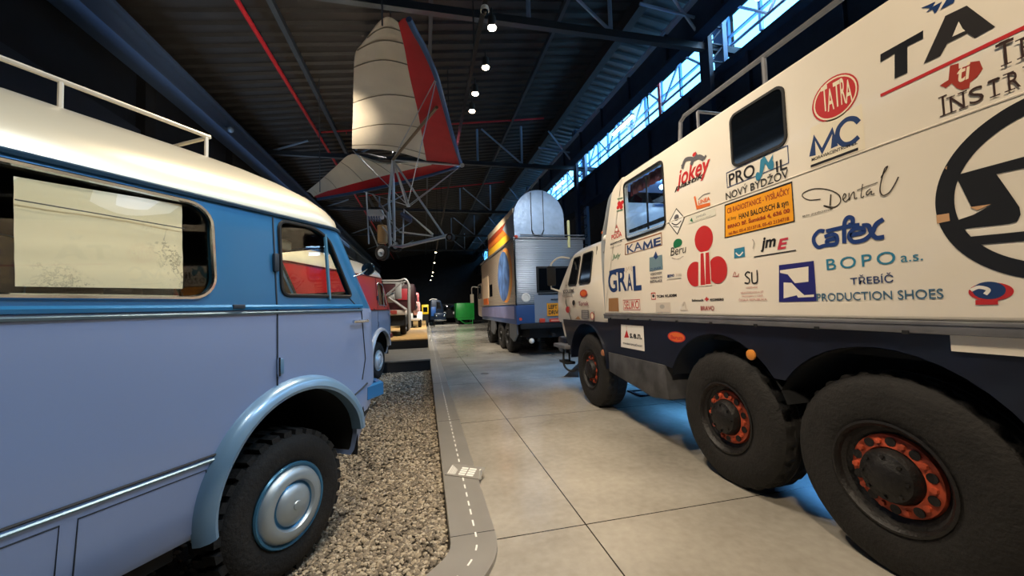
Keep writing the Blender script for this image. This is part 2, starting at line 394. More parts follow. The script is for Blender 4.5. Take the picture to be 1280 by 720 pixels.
# purlins and ridge beam running along the hall
M_truss = mat('truss_grey', '#3d454e', .5, .3); M_trussb = mat('truss_pale_blue', '#8aa6c6', .5, .2)
for x, wd, dp in ((-3.2, .12, .16), (.3, .1, .14), (3.8, .1, .16), (5.9, .25, .4)):
    q = MB(); q.box((x-wd/2, -4, zr(x)-dp), (x+wd/2, 53, zr(x)-.005), M_truss if x < 5 else M_wall); q.build('trim_1' if x < -3 else 'trim_2' if x < 1 else 'trim_3' if x < 5 else 'trim_4', kind='structure')
# roof trusses: bottom chord, hangers, diagonals
def truss(i, y):
    t = thing('roof_truss', ['nearest roof truss, a dark bottom chord spanning the hall overhead', 'second roof truss from the camera, behind the hang glider', 'third roof truss from the camera', 'fourth roof truss from the camera', 'farthest roof truss over the end of the hall'][i], 'truss', (0, y, 8.0), 'roof trusses')
    q = MB(); q.box((-6.2, y-.07, 7.93), (8.2, y+.07, 8.1), M_truss); q.build('bottom_chord', t)
    for x in (-2.6, 2.4, 4.4):
        q = MB(); q.tube([(x, y, 8.1), (x, y, zr(x))], .05, M_trussb, 6); q.build('hanger', t)
    for x0, z0, x1, z1 in ((7.0, 8.1, 5.7, zr(5.7)-.3), (7.0, 8.15, 6.95, 9.8), (7.0, 8.2, 8.1, 9.5), (4.4, 8.1, 2.6, zr(2.6)), (-2.6, 8.1, -1.0, zr(-1)), (-5.9, 8.0, -4.4, zr(-4.4)), (5.2, 8.9, 6.9, 8.75)):
        q = MB(); q.tube([(x0, y, z0), (x1, y, z1)], .04, M_trussb, 6); q.build('diagonal', t)
TR = [7.95, 16.4, 24.8, 33.2, 41.6]
for i, y in enumerate(TR): truss(i, y)
# columns on the right: two flanges with lacing
def column(i, y):
    CX = 7.2; t = thing('lattice_column', ['nearest lattice steel column above the white lorry', 'second lattice column from the camera, rising behind the white lorry just right of the silver tent', 'third lattice column on the right, behind the far lorry', 'fourth lattice column on the right', 'farthest lattice column on the right'][i], 'column', (7.2, y, 0), 'lattice columns')
    for dx in (-.22, .22):
        q = MB(); q.box((7.2+dx-.06, y-.16, 0), (7.2+dx+.06, y+.16, 9.8), M_steel if dx < 0 else M_trussb); q.build('flange', t)  # right flange paler: its lit face is put into the colour
    q = MB(); z = 4.0
    while z < 9.4:
        q.tube([(7.0, y-.12, z), (7.4, y-.12, z+.45)], .025, M_steel, 4); q.tube([(7.0, y-.12, z+.45), (7.4, y-.12, z+.45)], .025, M_steel, 4); z += .45
    q.build('lacing', t); return t
for i, y in enumerate(TR): column(i, y)
# right: girder above, clerestory band, crane beam below
q = MB(); q.box((6.7, -4, 8.25), (6.8, 53, 9.08), M_steel); q.box((6.55, -4, 8.17), (6.9, 53, 8.25), M_steel); q.box((6.55, -4, 9.08), (6.9, 53, 9.15), M_trussb)  # pale top flange: light from above painted into its colour
for y in range(-3, 53, 2): q.box((6.62, y, 8.25), (6.7, y+.06, 9.08), M_steel)
q.build('upper_girder', None, 'deep dark girder running along the right side above the lit windows', 'girder')
q = MB(); q.box((7.35, -4, 6.3), (7.5, 53, 7.35), M_steel); q.box((7.15, -4, 7.35), (7.75, 53, 7.43), M_steel); q.box((7.15, -4, 6.22), (7.75, 53, 6.3), M_steel)
for y in range(-3, 53, 2): q.box((7.25, y, 6.3), (7.35, y+.06, 7.35), M_steel)
q.build('crane_beam', None, 'dark crane beam along the right wall below the lit windows', 'beam')
M_day = mat('daylight_pane', '#62b6ec', .4, emit=5.5)
for i in range(14):
    y0 = -3.6+i*4.0; t = MB(); t.box((8.22, y0+.08, 8.27), (8.26, y0+3.92, 9.33), M_day); f = t.build('window_%d' % (i+1), kind='structure')
    q = MB()
    for yy in (y0, y0+1.0, y0+2.0, y0+3.0): q.box((8.12, yy, 8.25), (8.2, yy+.07, 9.35), M_trussb)
    q.box((8.12, y0, 8.75), (8.2, y0+4, 8.8), M_trussb); q.build('window_bars', f)
# bracing in front of the windows
br = MB(); y = -3.0; up = True
while y < 52:
    br.tube([(7.9, y, 8.3 if up else 9.3), (7.9, y+1.0, 9.3 if up else 8.3)], .035, M_trussb, 5); y += 1.0; up = not up
br.tube([(7.9, -3, 8.3), (7.9, 52, 8.3)], .04, M_trussb, 5); br.tube([(7.9, -3, 9.32), (7.9, 52, 9.32)], .04, M_trussb, 5)
br.build('wind_bracing', None, 'pale zigzag steel bracing in front of the lit window band', 'bracing')
for i, (y, z) in enumerate(((12.4, 8.55), (19.6, 8.5), (5.5, 8.6))):
    t = thing('tube_lamp', ['glowing tube lamp in the window band above the box windows of the white lorry', 'glowing tube lamp in the window band right of the silver tent', 'glowing tube lamp in the window band nearest the camera'][i], 'lamp', (7.6, y, z), 'tube lamps in the window band')
    q = MB(); q.tube([(7.6, y, z), (7.6, y+1.5, z)], .05, mat('warm_tube', '#fff0e0', .4, emit=14), 8); q.build('tube', t)
    q = MB(); q.box((7.55, y-.03, z+.05), (7.65, y+1.53, z+.1), M_truss); q.box((7.59, y+.7, z+.1), (7.61, y+.72, 9.5), M_truss); q.build('batten', t)
# pink pipes by the windows
for i, y in enumerate((8.6, 10.9)):
    q = MB(); q.tube([(7.68, y, 7.43), (7.68, y, 9.4)], .05, mat('red_pipe', '#b01f2b', .45), 8)
    q.build('standpipe', None, ['thin red upright pipe before the lit windows, right one', 'thin red upright pipe before the lit windows, left one'][i], 'pipe', 'red standpipes')
# right: far gallery railing
# left crane girder with walkway lattice
q = MB(); LBm = mat('left_girder_blue', '#44597a', .5, .2)
q.box((-5.75, -4, 7.05), (-5.6, 53, 7.5), LBm); q.box((-5.95, -4, 7.5), (-5.45, 53, 7.58), LBm); q.box((-5.95, -4, 6.97), (-5.45, 53, 7.05), LBm)
q.build('left_crane_girder', None, 'blue-grey steel crane girder running along the left wall', 'girder')
r = thing('gallery_railing', 'pale blue gallery railing with upright bars below the left girder', 'railing', (-5.5, 22, 7.0))
q = MB(); q.tube([(-5.5, 22, 6.75), (-5.5, 52, 6.75)], .05, M_trussb, 6); q.tube([(-5.5, 22, 5.9), (-5.5, 52, 5.9)], .05, M_trussb, 6); q.build('rail', r)
q = MB()
for i in range(100): q.tube([(-5.5, 22+i*.3, 5.9), (-5.5, 22+i*.3, 6.965)], .02, M_trussb, 4)
q.build('baluster', r, kind='stuff')
# cable lamp on the left girder
t = thing('wall_camera', 'small round pale camera on the left girder above the blue van', 'camera', atX(288, 162, -5.4))
q = MB(); p = atX(288, 162, -5.4); q.ball(p, .09, M_ltsteel); q.build('dome', t)
q = MB(); q.tube([p, p+Vector((-.25, 0, .05))], .03, M_ltsteel, 6); q.build('bracket', t)
# red sprinkler pipes
M_red = MATS['red_pipe']
q = MB(); q.tube([(-3.75, -4, 8.38), (-3.75, 52, 8.38)], .055, M_red, 8); q.build('sprinkler_pipe', None, 'red sprinkler main running along the left part of the roof', 'pipe')
for i, (y, x0, x1) in enumerate(((6.9, -3.7, .4), (15.5, -3.7, 5.2), (24, -3.7, 5.2))):
    q = MB(); q.tube([(x0, y, zr(x0)-.12), (x1, y, zr(x1)-.12)], .035, M_red, 8)
    for xx in (x0+.9, x0+2.5): q.tube([(xx, y, zr(xx)-.12), (xx, y, zr(xx)-.25)], .02, M_red, 6)
    q.build('sprinkler_branch', None, ['red cross pipe under the roof nearest the camera, left of the glider tip', 'red cross pipe under the roof behind the hang glider', 'red cross pipe under the roof farthest from the camera'][i], 'pipe', 'red branch pipes')
# lighting track with spots
q = MB(); q.box((.84, -2, 5.78), (.9, 52, 5.83), M_dark)
q.build('lighting_track', None, 'thin black lighting track hung down the middle of the hall', 'track')
q = MB()
M_lamp = mat('spot_glow', '#ffe9c4', .4, emit=40)
def spotlamp(p, label):
    t = thing('track_spot', label, 'spotlight', p, 'spots on the hall lighting track')
    a = MB(); a.lathe([(.05, .12), (.055, .10), (.055, -.02), (.062, -.03), (.05, -.03), (.045, -.02)], Matrix.Translation(p), M_dark, 14); a.build('can', t)
    a = MB(); a.ball(Vector(p)+Vector((0, 0, -.03)), .06, M_lamp, 2, (1, 1, .5)); a.build('bulb', t)
    a = MB(); a.tube([Vector(p)+Vector((0, 0, .1)), (p[0], p[1], 5.8)], .012, M_dark, 6); a.build('stem', t)
ordn = ['nearest', 'second', 'third', 'fourth', 'fifth', 'sixth', 'seventh', 'eighth', 'ninth', 'tenth']
for i, (u, v) in enumerate(((615, 32), (607, 82), (594, 115), (590, 137), (549, 297), (544.5, 315), (543, 328), (541, 340), (540, 345), (538, 350))):
    p = atZ(u, v, 5.55); spotlamp(tuple(p), 'glowing ceiling spot, %s one from the camera down the track' % ordn[i])
for x, y0, n in ((.87, 0, 9),):
    for i in range(n):
        q.tube([(x, y0+i*6, 5.83), (x, y0+i*6, zr(x)-.02)], .012, M_dark, 5)
q.build('track_suspension', None, 'thin dark rods holding the lighting track under the roof', 'rods', kind='stuff')
p = atZ(606, 14, 5.7); t = thing('dome_camera', 'white dome security camera above the nearest ceiling spots', 'camera', p)
q = MB(); q.lathe([(.0, .06), (.05, .06), (.06, .02), (.06, 0)], Matrix.Translation(p), M_white, 18); q.build('housing', t)
q = MB(); q.ball(p, .052, mat('smoked_dome', '#0c0d10', .08), 2); q.build('dome', t)
q = MB(); q.tube([p+Vector((0, 0, .06)), (p.x, p.y, zr(p.x)-.01)], .015, M_truss, 6); q.build('drop_rod', t)

# ================================================================== WHITE EXPEDITION LORRY (right)
TX = 2.65
M_tw = mat('lorry_white', '#e9e0cf', .33, 0, 1.2, .04, coat=.5)
M_tn = mat('lorry_navy', '#0a1224', .45, 0, 5, .3, coat=.2)
M_rail = mat('rail_grey', '#77777a', .5, .4, 8, .15)
M_rim = mat('rim_orange', '#b0482a', .6, 0, 9, .45)
M_hub = mat('hub_black', '#1b1918', .5, .2, 12, .4, .3, 50)
lorry = thing('expedition_lorry', 'white expedition lorry covered in sponsor stickers on the right of the aisle', 'lorry', (3.9, 2.5, 0))
bd = MB(); prof = [(TX, y, z) for y, z in [(-.5, 1.555), (-.5, 3.42)]+[tuple(p) for p in round_poly([(4.66, 3.42), (4.96, 3.34), (5.11, 3.0), (5.32, 2.45), (5.36, 1.555), (5.0, 1.555)], [.02, .12, .2, .3, .02, .01], 4)][:-6]]
bd.prism(prof, (2.5, 0, 0), M_tw, bev=.022, seg=3)
body = bd.build('box_body', lorry)
q = MB(); q.tube([(TX-.001, -.4, 2.595), (TX-.001, 5.0, 2.575)], .006, M_tw, 6); q.tube([(TX+.012, -.4, 3.37), (TX+.012, 4.5, 3.37)], .012, M_tw, 6); q.build('panel_seam', lorry)
q = MB(); q.box((TX-.03, -.5, 1.485), (TX+.1, 5.33, 1.555), M_rail, .008); q.box((TX-.035, -.5, 1.535), (TX, 5.33, 1.548), M_rail)
for y in range(0, 11): q.box((TX-.037, .1+y*.5, 1.478), (TX-.03, .13+y*.5, 1.5), M_dark)
q.build('side_rail', lorry)
# skirt with wheel arches
WY = (6.12, 3.13, 1.82); WZ = .605; R = .62
pts = [(5.30, 1.487), (5.30, .98), (3.95, .98)]
def arc(cy, r, a0, a1, n=16): return [(cy+r*math.cos(math.radians(a0+(a1-a0)*k/n)), WZ+.03+r*math.sin(math.radians(a0+(a1-a0)*k/n))) for k in range(n+1)]
pts += [p for p in arc(WY[1], .75, 26, 152) if p[0] > 2.48]+[p for p in arc(WY[2], .75, 28, 154) if p[0] < 2.48]+[(.9, .98), (-.5, .98), (-.5, 1.487)]
q = MB(); q.prism([(TX+.02, y, z) for y, z in pts], (.05, 0, 0), M_tn); q.build('skirt_panel', lorry)
q = MB(); q.box((TX+.005, -.5, 1.40), (TX+.03, 1.45, 1.487), M_tw); q.build('white_side_strip', lorry)
q = MB(); q.prism([(TX+.005, 5.30, .98), (TX+.005, 3.93, .98), (TX+.005, 3.88, .60), (TX+.005, 4.2, .56), (TX+.005, 5.30, .70)], (.5, 0, 0), mat('scuffed_grey', '#4a4a4c', .6, .2, 5, .45), .01, 2); q.build('storage_box', lorry, 'scuffed grey storage box under the navy skirt')
q = MB(); q.box((3.35, -.4, .75), (4.45, 7.3, 1.5), M_dark); q.box((TX+.25, -.5, 1.3), (5.0, 5.3, 1.56), M_dark); q.tube([(3.9, -.2, .62), (3.9, 6.9, .62)], .13, M_dark, 10)
for y in WY: q.tube([(2.9, y, WZ), (4.9, y, WZ)], .1, M_dark, 10)
q.build('chassis', lorry)
# mudguards
for cy in WY[1:]:
    q = MB(); ao = arc(cy, .745, 20, 160); q.grid([[(TX+.03, y, z) for y, z in ao], [(3.3, y, z) for y, z in ao]], M_dark); q.build('mudguard', lorry)
# wheels
def truck_wheel(y, x=2.72, side=1, parent=lorry, r=R, rimm=M_rim, w=.36, hubc=M_hub, tm=M_tyre):
    mtx = Matrix.Translation((x, y, r-.015)) @ Matrix.Rotation(-PI/2*side, 4, 'Y')      # local z -> outward
    t = MB(); n = 60
    pr = [(.27*r/.62, -.04), (.31*r/.62, -.0), (.40*r/.62, .012), (.50*r/.62, .01), (.565*r/.62, -.012), (.598*r/.62, -.04)]
    t.lathe(pr, mtx, tm, n, caps=False)
    vs = []; fs = []                                   # tread with worn blocks
    for j, h in enumerate((-.04, -.065, -.085, -.115, -.12, -.18, -.185, -w+.08, -w+.05, -w)):
        for kk in range(n*2):
            a = 2*PI*kk/(n*2); blk = (kk % 4) < 2
            rr = r*(.965 if j in (0, 9) else 1.0)
            if j in (1, 2, 3, 7, 8) and not blk: rr -= .02
            if j == 4 or j == 5: rr -= .006
            vs.append(mtx @ Vector((rr*math.cos(a), rr*math.sin(a), h)))
    N = n*2
    for j in range(9):
        for kk in range(N): fs.append((j*N+kk, j*N+(kk+1) % N, (j+1)*N+(kk+1) % N, (j+1)*N+kk))
    t.add(vs, fs, tm, False)
    t.lathe([(.598*r/.62, -w), (.5*r/.62, -w-.01), (.3*r/.62, -w), (.2*r/.62, -w+.05)], mtx, tm, n, caps=True)
    wh = t.build('wheel', parent); k = r/.62
    q = MB(); q.lathe([(.315*k, -.01), (.325*k, .012), (.31*k, .016), (.292*k, -.004), (.285*k, -.05), (.24*k, -.075)], mtx, hubc, 40, caps=False); q.build('rim', wh)
    q = MB(); q.lathe([(.24*k, -.075), (.235*k, -.05), (.20*k, -.035), (.165*k, -.03), (.15*k, -.05)], mtx, rimm, 40, caps=False)
    q.build('wheel_disc', wh)
    q = MB()
    for i in range(10):
        a = 2*PI*i/10; c = mtx @ Vector((.2*k*math.cos(a), .2*k*math.sin(a), -.036)); q.lathe([(.028*k, 0), (.028*k, .006), (.001, .006)], Matrix.Translation(c) @ mtx.to_3x3().to_4x4(), M_hub, 12)
        a += PI/10; c = mtx @ Vector((.2*k*math.cos(a), .2*k*math.sin(a), -.035)); q.lathe([(.018*k, 0), (.018*k, .02), (.001, .022)], Matrix.Translation(c) @ mtx.to_3x3().to_4x4(), rimm, 6)
    q.build('wheel_nut', wh, kind='stuff')
    q = MB(); q.lathe([(.158*k, -.05), (.155*k, .0), (.14*k, .03), (.10*k, .045), (.085*k, .06), (.03*k, .066), (.001, .066)], mtx, M_hub, 30, caps=False)
    for i in range(8):
        a = 2*PI*i/8; c = mtx @ Vector((.12*k*math.cos(a), .12*k*math.sin(a), .036)); q.lathe([(.011, 0), (.011, .014), (.001, .014)], Matrix.Translation(c) @ mtx.to_3x3().to_4x4(), M_hub, 6)
    q.build('hub', wh); return wh
for y in WY:
    truck_wheel(y); truck_wheel(y, 5.08, -1)
# cab
cy0, cy1 = 5.42, 7.72
cb = MB()
def cabring(z, x0, x1, ya, yb, r): return [(p[0], p[1], z) for p in rrect(x0, x1, ya, yb, r, 5)]
rings = [cabring(1.36, 2.74, 5.06, 5.45, 7.62, .06), cabring(1.40, 2.71, 5.09, 5.42, 7.66, .08), cabring(1.95, 2.70, 5.10, 5.42, 7.62, .10), cabring(2.05, 2.72, 5.08, 5.42, 7.56, .11),
         cabring(2.58, 2.80, 5.0, 5.44, 7.12, .14), cabring(2.68, 2.84, 4.96, 5.46, 7.02, .17), cabring(2.76, 2.93, 4.87, 5.52, 6.90, .2), cabring(2.80, 3.1, 4.7, 5.65, 6.75, .2)]
cb.grid(rings, M_tw, closed=True); cb.add(rings[-1], [tuple(range(len(rings[-1])))], M_tw); cb.add(rings[0], [tuple(range(len(rings[0])))], M_tw)
cab = cb.build('cab', lorry)
def cabx(z): return 2.72+(z-2.05)*.08/.53 if z > 2.05 else 2.70
M_dglass = mat('dark_glass', '#0b0f14', .06, 0, spec=.8); M_gasket = mat('gasket', '#0d0d0e', .6)
def cabwin(pts, name):
    P = round_poly(pts, .05, 4)
    a = MB(); a.prism([(cabx(z)-.008, y, z) for y, z in P], (.02, 0, 0), M_dglass); g_ = a.build(name, lorry)
    a = MB(); a.tube([(cabx(z)-.008, y, z) for y, z in P], .014, M_gasket, 6, closed=True); a.build('window_seal', g_)
cabwin([(6.98, 2.08), (6.58, 2.07), (6.5, 2.58), (6.80, 2.58)], 'quarter_window'); cabwin([(6.45, 2.07), (5.98, 2.07), (5.98, 2.6), (6.38, 2.6)], 'door_window')
a = MB(); a.tube([(cabx(z)-.002, y, z) for y, z in ((5.85, 2.66), (5.85, 1.42), (6.0, 1.40))], .008, M_gasket, 5); a.tube([(cabx(z)-.002, y, z) for y, z in ((7.1, 2.1), (7.1, 1.75), (6.85, 1.42))], .006, M_gasket, 5); a.build('door_seam', lorry)
a = MB(); a.box((2.84, 5.3, 1.45), (4.9, 5.45, 2.45), M_dark); a.build('cab_back_gap', lorry)
a = MB(); w0 = [(2.95, 7.585, 2.08), (4.85, 7.585, 2.08), (4.8, 7.2, 2.58), (3.0, 7.2, 2.58)]; a.prism(w0, (0, .03, .01), M_dglass); a.build('windscreen', lorry)
# cab wheel arch, bumper, step, hose
q = MB(); ao = [(6.12+.72*math.cos(math.radians(t)), .72+.66*math.sin(math.radians(t))) for t in range(0, 181, 10)]
q.grid([[(2.66, y, z) for y, z in ao], [(3.3, y, z) for y, z in ao]], M_tn); q.prism([(2.7, y, z) for y, z in ao]+[(2.7, 5.35, .8), (2.7, 5.35, 1.42), (2.7, 7.3, 1.42), (2.7, 7.0, .8)][0:4], (.04, 0, 0), M_tn); q.build('cab_mudguard', lorry)
q = MB(); q.box((2.75, 7.35, .72), (5.05, 7.8, 1.05), M_tn, .05); q.build('bumper', lorry)
q = MB(); q.box((2.58, 6.95, .86), (2.85, 7.6, .93), M_rail, .015); q.box((2.66, 7.1, .55), (2.85, 7.5, .60), M_dark, .01); q.tube([(2.75, 7.15, .9), (2.75, 7.15, .57)], .02, M_dark, 6); q.build('step', lorry)
q = MB(); q.prism([(2.78, 7.62, 1.36), (2.78, 6.95, 1.36), (2.78, 7.1, 1.1), (2.78, 7.45, 1.05)], (.3, 0, 0), M_tw, .02); q.build('corner_panel', lorry)
q = MB(); q.tube(smooth_pts([(2.66, 7.2, .85), (2.63, 7.15, .55), (2.68, 6.95, .45), (2.8, 6.85, .5)]), .02, M_black, 6); q.build('hose', lorry)
# mirror on its arm
q = MB(); q.tube(smooth_pts([(2.80, 7.08, 2.62), (2.66, 7.25, 2.66), (2.52, 7.35, 2.55), (2.50, 7.36, 2.4)]), .018, M_tw, 6); mr = q.build('mirror_arm', lorry)
q = MB(); q.tube([(2.72, 7.4, 1.98), (2.52, 7.42, 2.05), (2.5, 7.38, 2.12)], .018, M_tw, 6); q.build('mirror_arm', lorry)
q = MB(); q.box((2.42, 7.32, 2.1), (2.60, 7.40, 2.5), M_black, .03); q.build('mirror', lorry)
# snorkel tube between box and cab
q = MB(); q.tube(smooth_pts([(2.75, 5.47, 1.5), (2.73, 5.47, 2.55), (2.73, 5.30, 3.0), (2.75, 5.14, 3.30), (2.9, 5.0, 3.42)]), .035, mat('tube_grey', '#9aa0a4', .4, .3), 8)
q.tube([(2.73, 5.47, 2.5), (2.73, 5.3, 2.5)], .02, M_rail, 6); q.build('snorkel_tube', lorry)
q = MB(); q.ball((2.76, 5.42, 2.72), .06, M_white, 2); q.ball((2.72, 5.42, 2.80), .035, mat('amber', '#d9662a', .3, emit=0), 2); q.build('roof_marker_lamp', lorry)
# roof rail
q = MB(); zt = 3.72; xr = 2.80
q.tube([(xr, -.4, zt), (xr, 3.55, zt), (xr, 3.62, zt-.04), (xr, 3.65, 3.42)], .022, M_rail, 8)
for y in (.3, 1.35, 2.55): q.tube([(xr, y, 3.42), (xr, y, zt)], .02, M_rail, 8)
q.tube([(xr, 3.35, zt-.06), (xr+1.2, 3.35, zt-.06)], .016, M_rail, 6); q.tube([(xr, 3.35, zt-.06), (xr, 3.35, 3.42)], .016, M_rail, 6)
q.build('roof_rail', lorry)
q = MB(); q.box((2.72, 4.0, 3.42), (2.80, 4.55, 3.45), M_rail, .01); q.build('roof_vent', lorry)
# windows in the box
def boxwin(px, name, lit):
    (ul, vtl, vbl), (ur, vtr, vbr) = px; a = atX(ul, (vtl+vbl)/2, TX); b = atX(ur, (vtr+vbr)/2, TX)
    y1, y0 = a.y, b.y; z1 = (atX(ul, vtl, TX).z+atX(ur, vtr, TX).z)/2; z0 = (atX(ul, vbl, TX).z+atX(ur, vbr, TX).z)/2
    o_ = rrect(y0, y1, z0, z1, .07); i_ = rrect(y0+.018, y1-.018, z0+.022, z1-.02, .055)
    f = MB(); n = len(o_)
    vs = [(TX-.012, *p) for p in o_]+[(TX-.012, *p) for p in i_]+[(TX+.02, *p) for p in o_]+[(TX+.03, *p) for p in i_]
    fs = []
    for i in range(n):
        j = (i+1) % n; fs += [(i, j, n+j, n+i), (i, 2*n+i, 2*n+j, j), (n+i, n+j, 3*n+j, 3*n+i)]
    f.add(vs, fs, M_gasket); w_ = f.build('side_window', lorry)
    g_ = MB(); 
    g_.prism([(TX-.006, *p) for p in i_], (.004, 0, 0), glass('lorry_glass', '#e6eef4', 1.0) if lit else M_dglass); g_.build('pane', w_)
    return w_, y0, y1, z0, z1
w1, y0, y1, z0, z1 = boxwin(((781, 227, 301), (831, 199, 286)), 'a', True)
w2, *_ = boxwin(((914, 143, 208), (983, 103, 186)), 'b', False)
# blue cabin invented behind the window for its glow: cut the opening and line it
cut = MB(); cut.prism([(TX-.2, *p) for p in rrect(y0+.03, y1-.03, z0+.03, z1-.03, .05)], (.25, 0, 0), M_dark); co_ = cut.build('cutter')
cut2 = MB(); cut2.box((TX+.04, y0-.4, 1.9), (TX+1.5, y1+.4, 3.36), M_dark); co2 = cut2.build('cutter')
M_inn = mat('cabin_lining', '#7fa3d0', .25)
def bool_apply(o, cutters, solver='EXACT'):
    for c_ in cutters:
        md = o.modifiers.new('cut', 'BOOLEAN'); md.object = c_; md.operation = 'DIFFERENCE'; md.solver = solver
    bpy.context.view_layer.update(); dg = bpy.context.evaluated_depsgraph_get()
    me = bpy.data.meshes.new_from_object(o.evaluated_get(dg)); o.modifiers.clear(); old = o.data; o.data = me; bpy.data.meshes.remove(old)
    for c_ in cutters: bpy.data.objects.remove(c_)
OFFB = OFF[body.name]
for c_ in (co_, co2): c_.location = (0, 0, 0)
body.data.materials.append(M_inn)
bool_apply(body, [co_, co2])
for p_ in body.data.polygons: p_.use_smooth = False
q = MB(); q.box((TX+.05, y0-.39, 3.33), (TX+1.49, y1+.39, 3.355), M_inn); q.box((TX+1.46, y0-.39, 1.95), (TX+1.49, y1+.39, 3.33), M_inn); q.box((TX+.05, y0-.39, 1.95), (TX+1.49, y0-.36, 3.33), M_inn); q.build('cabin_lining', lorry)
q = MB(); q.tube([(TX+.03, y1-.55*(y1-y0), z0+.05), (TX+.03, y1-.55*(y1-y0), z1-.05)], .012, M_gasket, 6); q.box((TX+.02, y0+.05, z0+.1), (TX+.05, y1-.05, z0+.14), M_dark); q.build('window_mullion', w1)
q = MB(); rows = [[(TX+.08+.015*math.sin(k*1.7), y0+.03+(y1-y0-.06)*k/24, zz) for k in range(25)] for zz in (z1-.02, z1-.2+.02)]; q.grid(rows, mat('red_curtain', '#5e2226', .8)); q.build('curtain', w1)
q = MB(); q.tube([(TX+.5, y0+.1, 3.25), (TX+.5, y1-.1, 3.25)], .03, mat('added_glow_tube', '#bfe0ff', .4, emit=24), 8); q.tube([(TX+1.1, y0+.3, 3.25), (TX+1.1, y1+.1, 3.25)], .03, MATS['added_glow_tube'], 8); q.build('added_cabin_glow', lorry)  # glowing tubes added to fill the window with blue light
for yy in (y0+.2, y1-.2):
    q = MB(); q.box((TX+.3, yy-.02, 2.95), (TX+1.4, yy+.02, 2.99), M_chrome); q.build('cabin_rail', lorry)
q = MB(); c_ = atX(939, 443.5, TX+.015); q.lathe([(.045, -.004), (.045, .008), (.035, .014), (.001, .016)], Matrix.Translation(c_) @ Matrix.Rotation(-PI/2, 4, 'Y'), mat('amber_reflector', '#d98a3a', .3), 20); q.build('side_reflector', lorry, 'round amber side reflector')
q = MB(); c_ = atX(754, 441, 2.68); q.lathe([(.05, -.01), (.05, .01), (.04, .02), (.001, .02)], Matrix.Translation(c_) @ Matrix.Rotation(-PI/2, 4, 'Y'), mat('amber_dull', '#a86a44', .4), 16); q.build('side_reflector', lorry)

# ------------------------------------------------------------------ stickers on the lorry
class Decal(MB):
    def __init__(s, x=TX, base=.0025):
        super().__init__(); s.x = x; s.l = base
    def P(s, u, v): p = atX(u, v, s.x); return (p.y, p.z)
    def lay(s): s.l += .0004; return s.x-s.l
    def yz(s, pts, m): x = s.lay(); return s.add([(x, y, z) for y, z in pts], [tuple(range(len(pts)))], m)
    def poly(s, px, m): return s.yz([s.P(*p) for p in px], m)
    def ellyz(s, cy, cz, ry, rz, m, n=32): return s.yz([(cy+ry*math.cos(2*PI*i/n), cz+rz*math.sin(2*PI*i/n)) for i in range(n)], m)
    def ell(s, ul, ur, vt, vb, m):                        # horizontal extent; vertical extent taken at the middle column
        uc = (ul+ur)/2; a = s.P(ul, (vt+vb)/2); b = s.P(ur, (vt+vb)/2); t = s.P(uc, vt); bo = s.P(uc, vb)
        return s.ellyz((a[0]+b[0])/2, (t[1]+bo[1])/2, (a[0]-b[0])/2, (t[1]-bo[1])/2, m)
    def rect(s, ul, ur, vt, vb, m):                       # vt, vb at the left edge
        a = s.P(ul, vt); b = s.P(ul, vb); y2 = s.P(ur, vt)[0]
        return s.yz([(a[0], a[1]), (y2, a[1]), (y2, b[1]), (b[0], b[1])], m)
    def box_(s, ul, ur, vt, vb): a = s.P(ul, vt); b = s.P(ul, vb); return a[0], s.P(ur, vt)[0], a[1], b[1]
    def frame(s, ul, ur, vt, vb, t, m):
        y1, y0, z1, z0 = s.box_(ul, ur, vt, vb); x = s.lay()
        o = [(y1, z1), (y0, z1), (y0, z0), (y1, z0)]; i = [(y1-t, z1-t), (y0+t, z1-t), (y0+t, z0+t), (y1-t, z0+t)]
        s.add([(x, *p) for p in o+i], [(0, 1, 5, 4), (1, 2, 6, 5), (2, 3, 7, 6), (3, 0, 4, 7)], m)
    def text(s, st, ul, ur, vt, vb, m, bold=0, shear=0, space=1):
        y1, y0, z1, z0 = s.box_(ul, ur, vt, vb); vs, fs = text_mesh(st, bold, shear, space); x = s.lay()
        return s.add([(x, y1+(y0-y1)*a, z0+(z1-z0)*b) for a, b in vs], fs, m)
    def textyz(s, st, y1, y0, z0, z1, m, bold=0, shear=0):
        vs, fs = text_mesh(st, bold, shear); x = s.lay(); return s.add([(x, y1+(y0-y1)*a, z0+(z1-z0)*b) for a, b in vs], fs, m)
    def stroke(s, px, wd, m, n=7, yz=None, sm=True):
        P = [Vector((*(q if yz else s.P(*q)), 0)) for q in (yz or px)]; P = smooth_pts(P, n) if sm else P; x = s.lay(); l_ = []; r_ = []
        for i, p in enumerate(P):
            t = (P[min(i+1, len(P)-1)]-P[max(i-1, 0)]).normalized(); nn = Vector((-t.y, t.x, 0)); ww = (wd[0]+(wd[1]-wd[0])*i/len(P) if isinstance(wd, tuple) else wd)/2
            l_.append((x, *(p+nn*ww)[:2])); r_.append((x, *(p-nn*ww)[:2]))
        s.grid([l_, r_], m, smooth=False)
    def done(s, label=None, name='sticker', parent=None): return s.build(name, parent or lorry, label)
def ink(n, h): return mat('ink_'+n, h, .45)
K = ink('black', '#15161a'); R_ = ink('red', '#c02a2c'); N_ = ink('navy', '#1d3a6b'); DB = ink('deep_blue', '#23266f'); TEA = ink('teal', '#2f7f9e'); GRN = ink('green', '#1d7048')
ORG = ink('orange', '#dd6b2e'); YEL = ink('yellow', '#f0a01e'); CRM = ink('cream', '#efe2c4'); WHT = ink('white', '#eee9df'); GRY = ink('grey', '#5d5c60'); LGR = ink('pale_grey', '#a9a39b'); BRN = ink('brown', '#9a7148'); PNK = ink('dull_red', '#b06058')
d = Decal(); d.ell(1014.5, 1075, 94, 149.5, R_); d.ell(1016.5, 1073, 96, 147.5, CRM); d.ell(1018.5, 1071, 98, 145.5, R_)
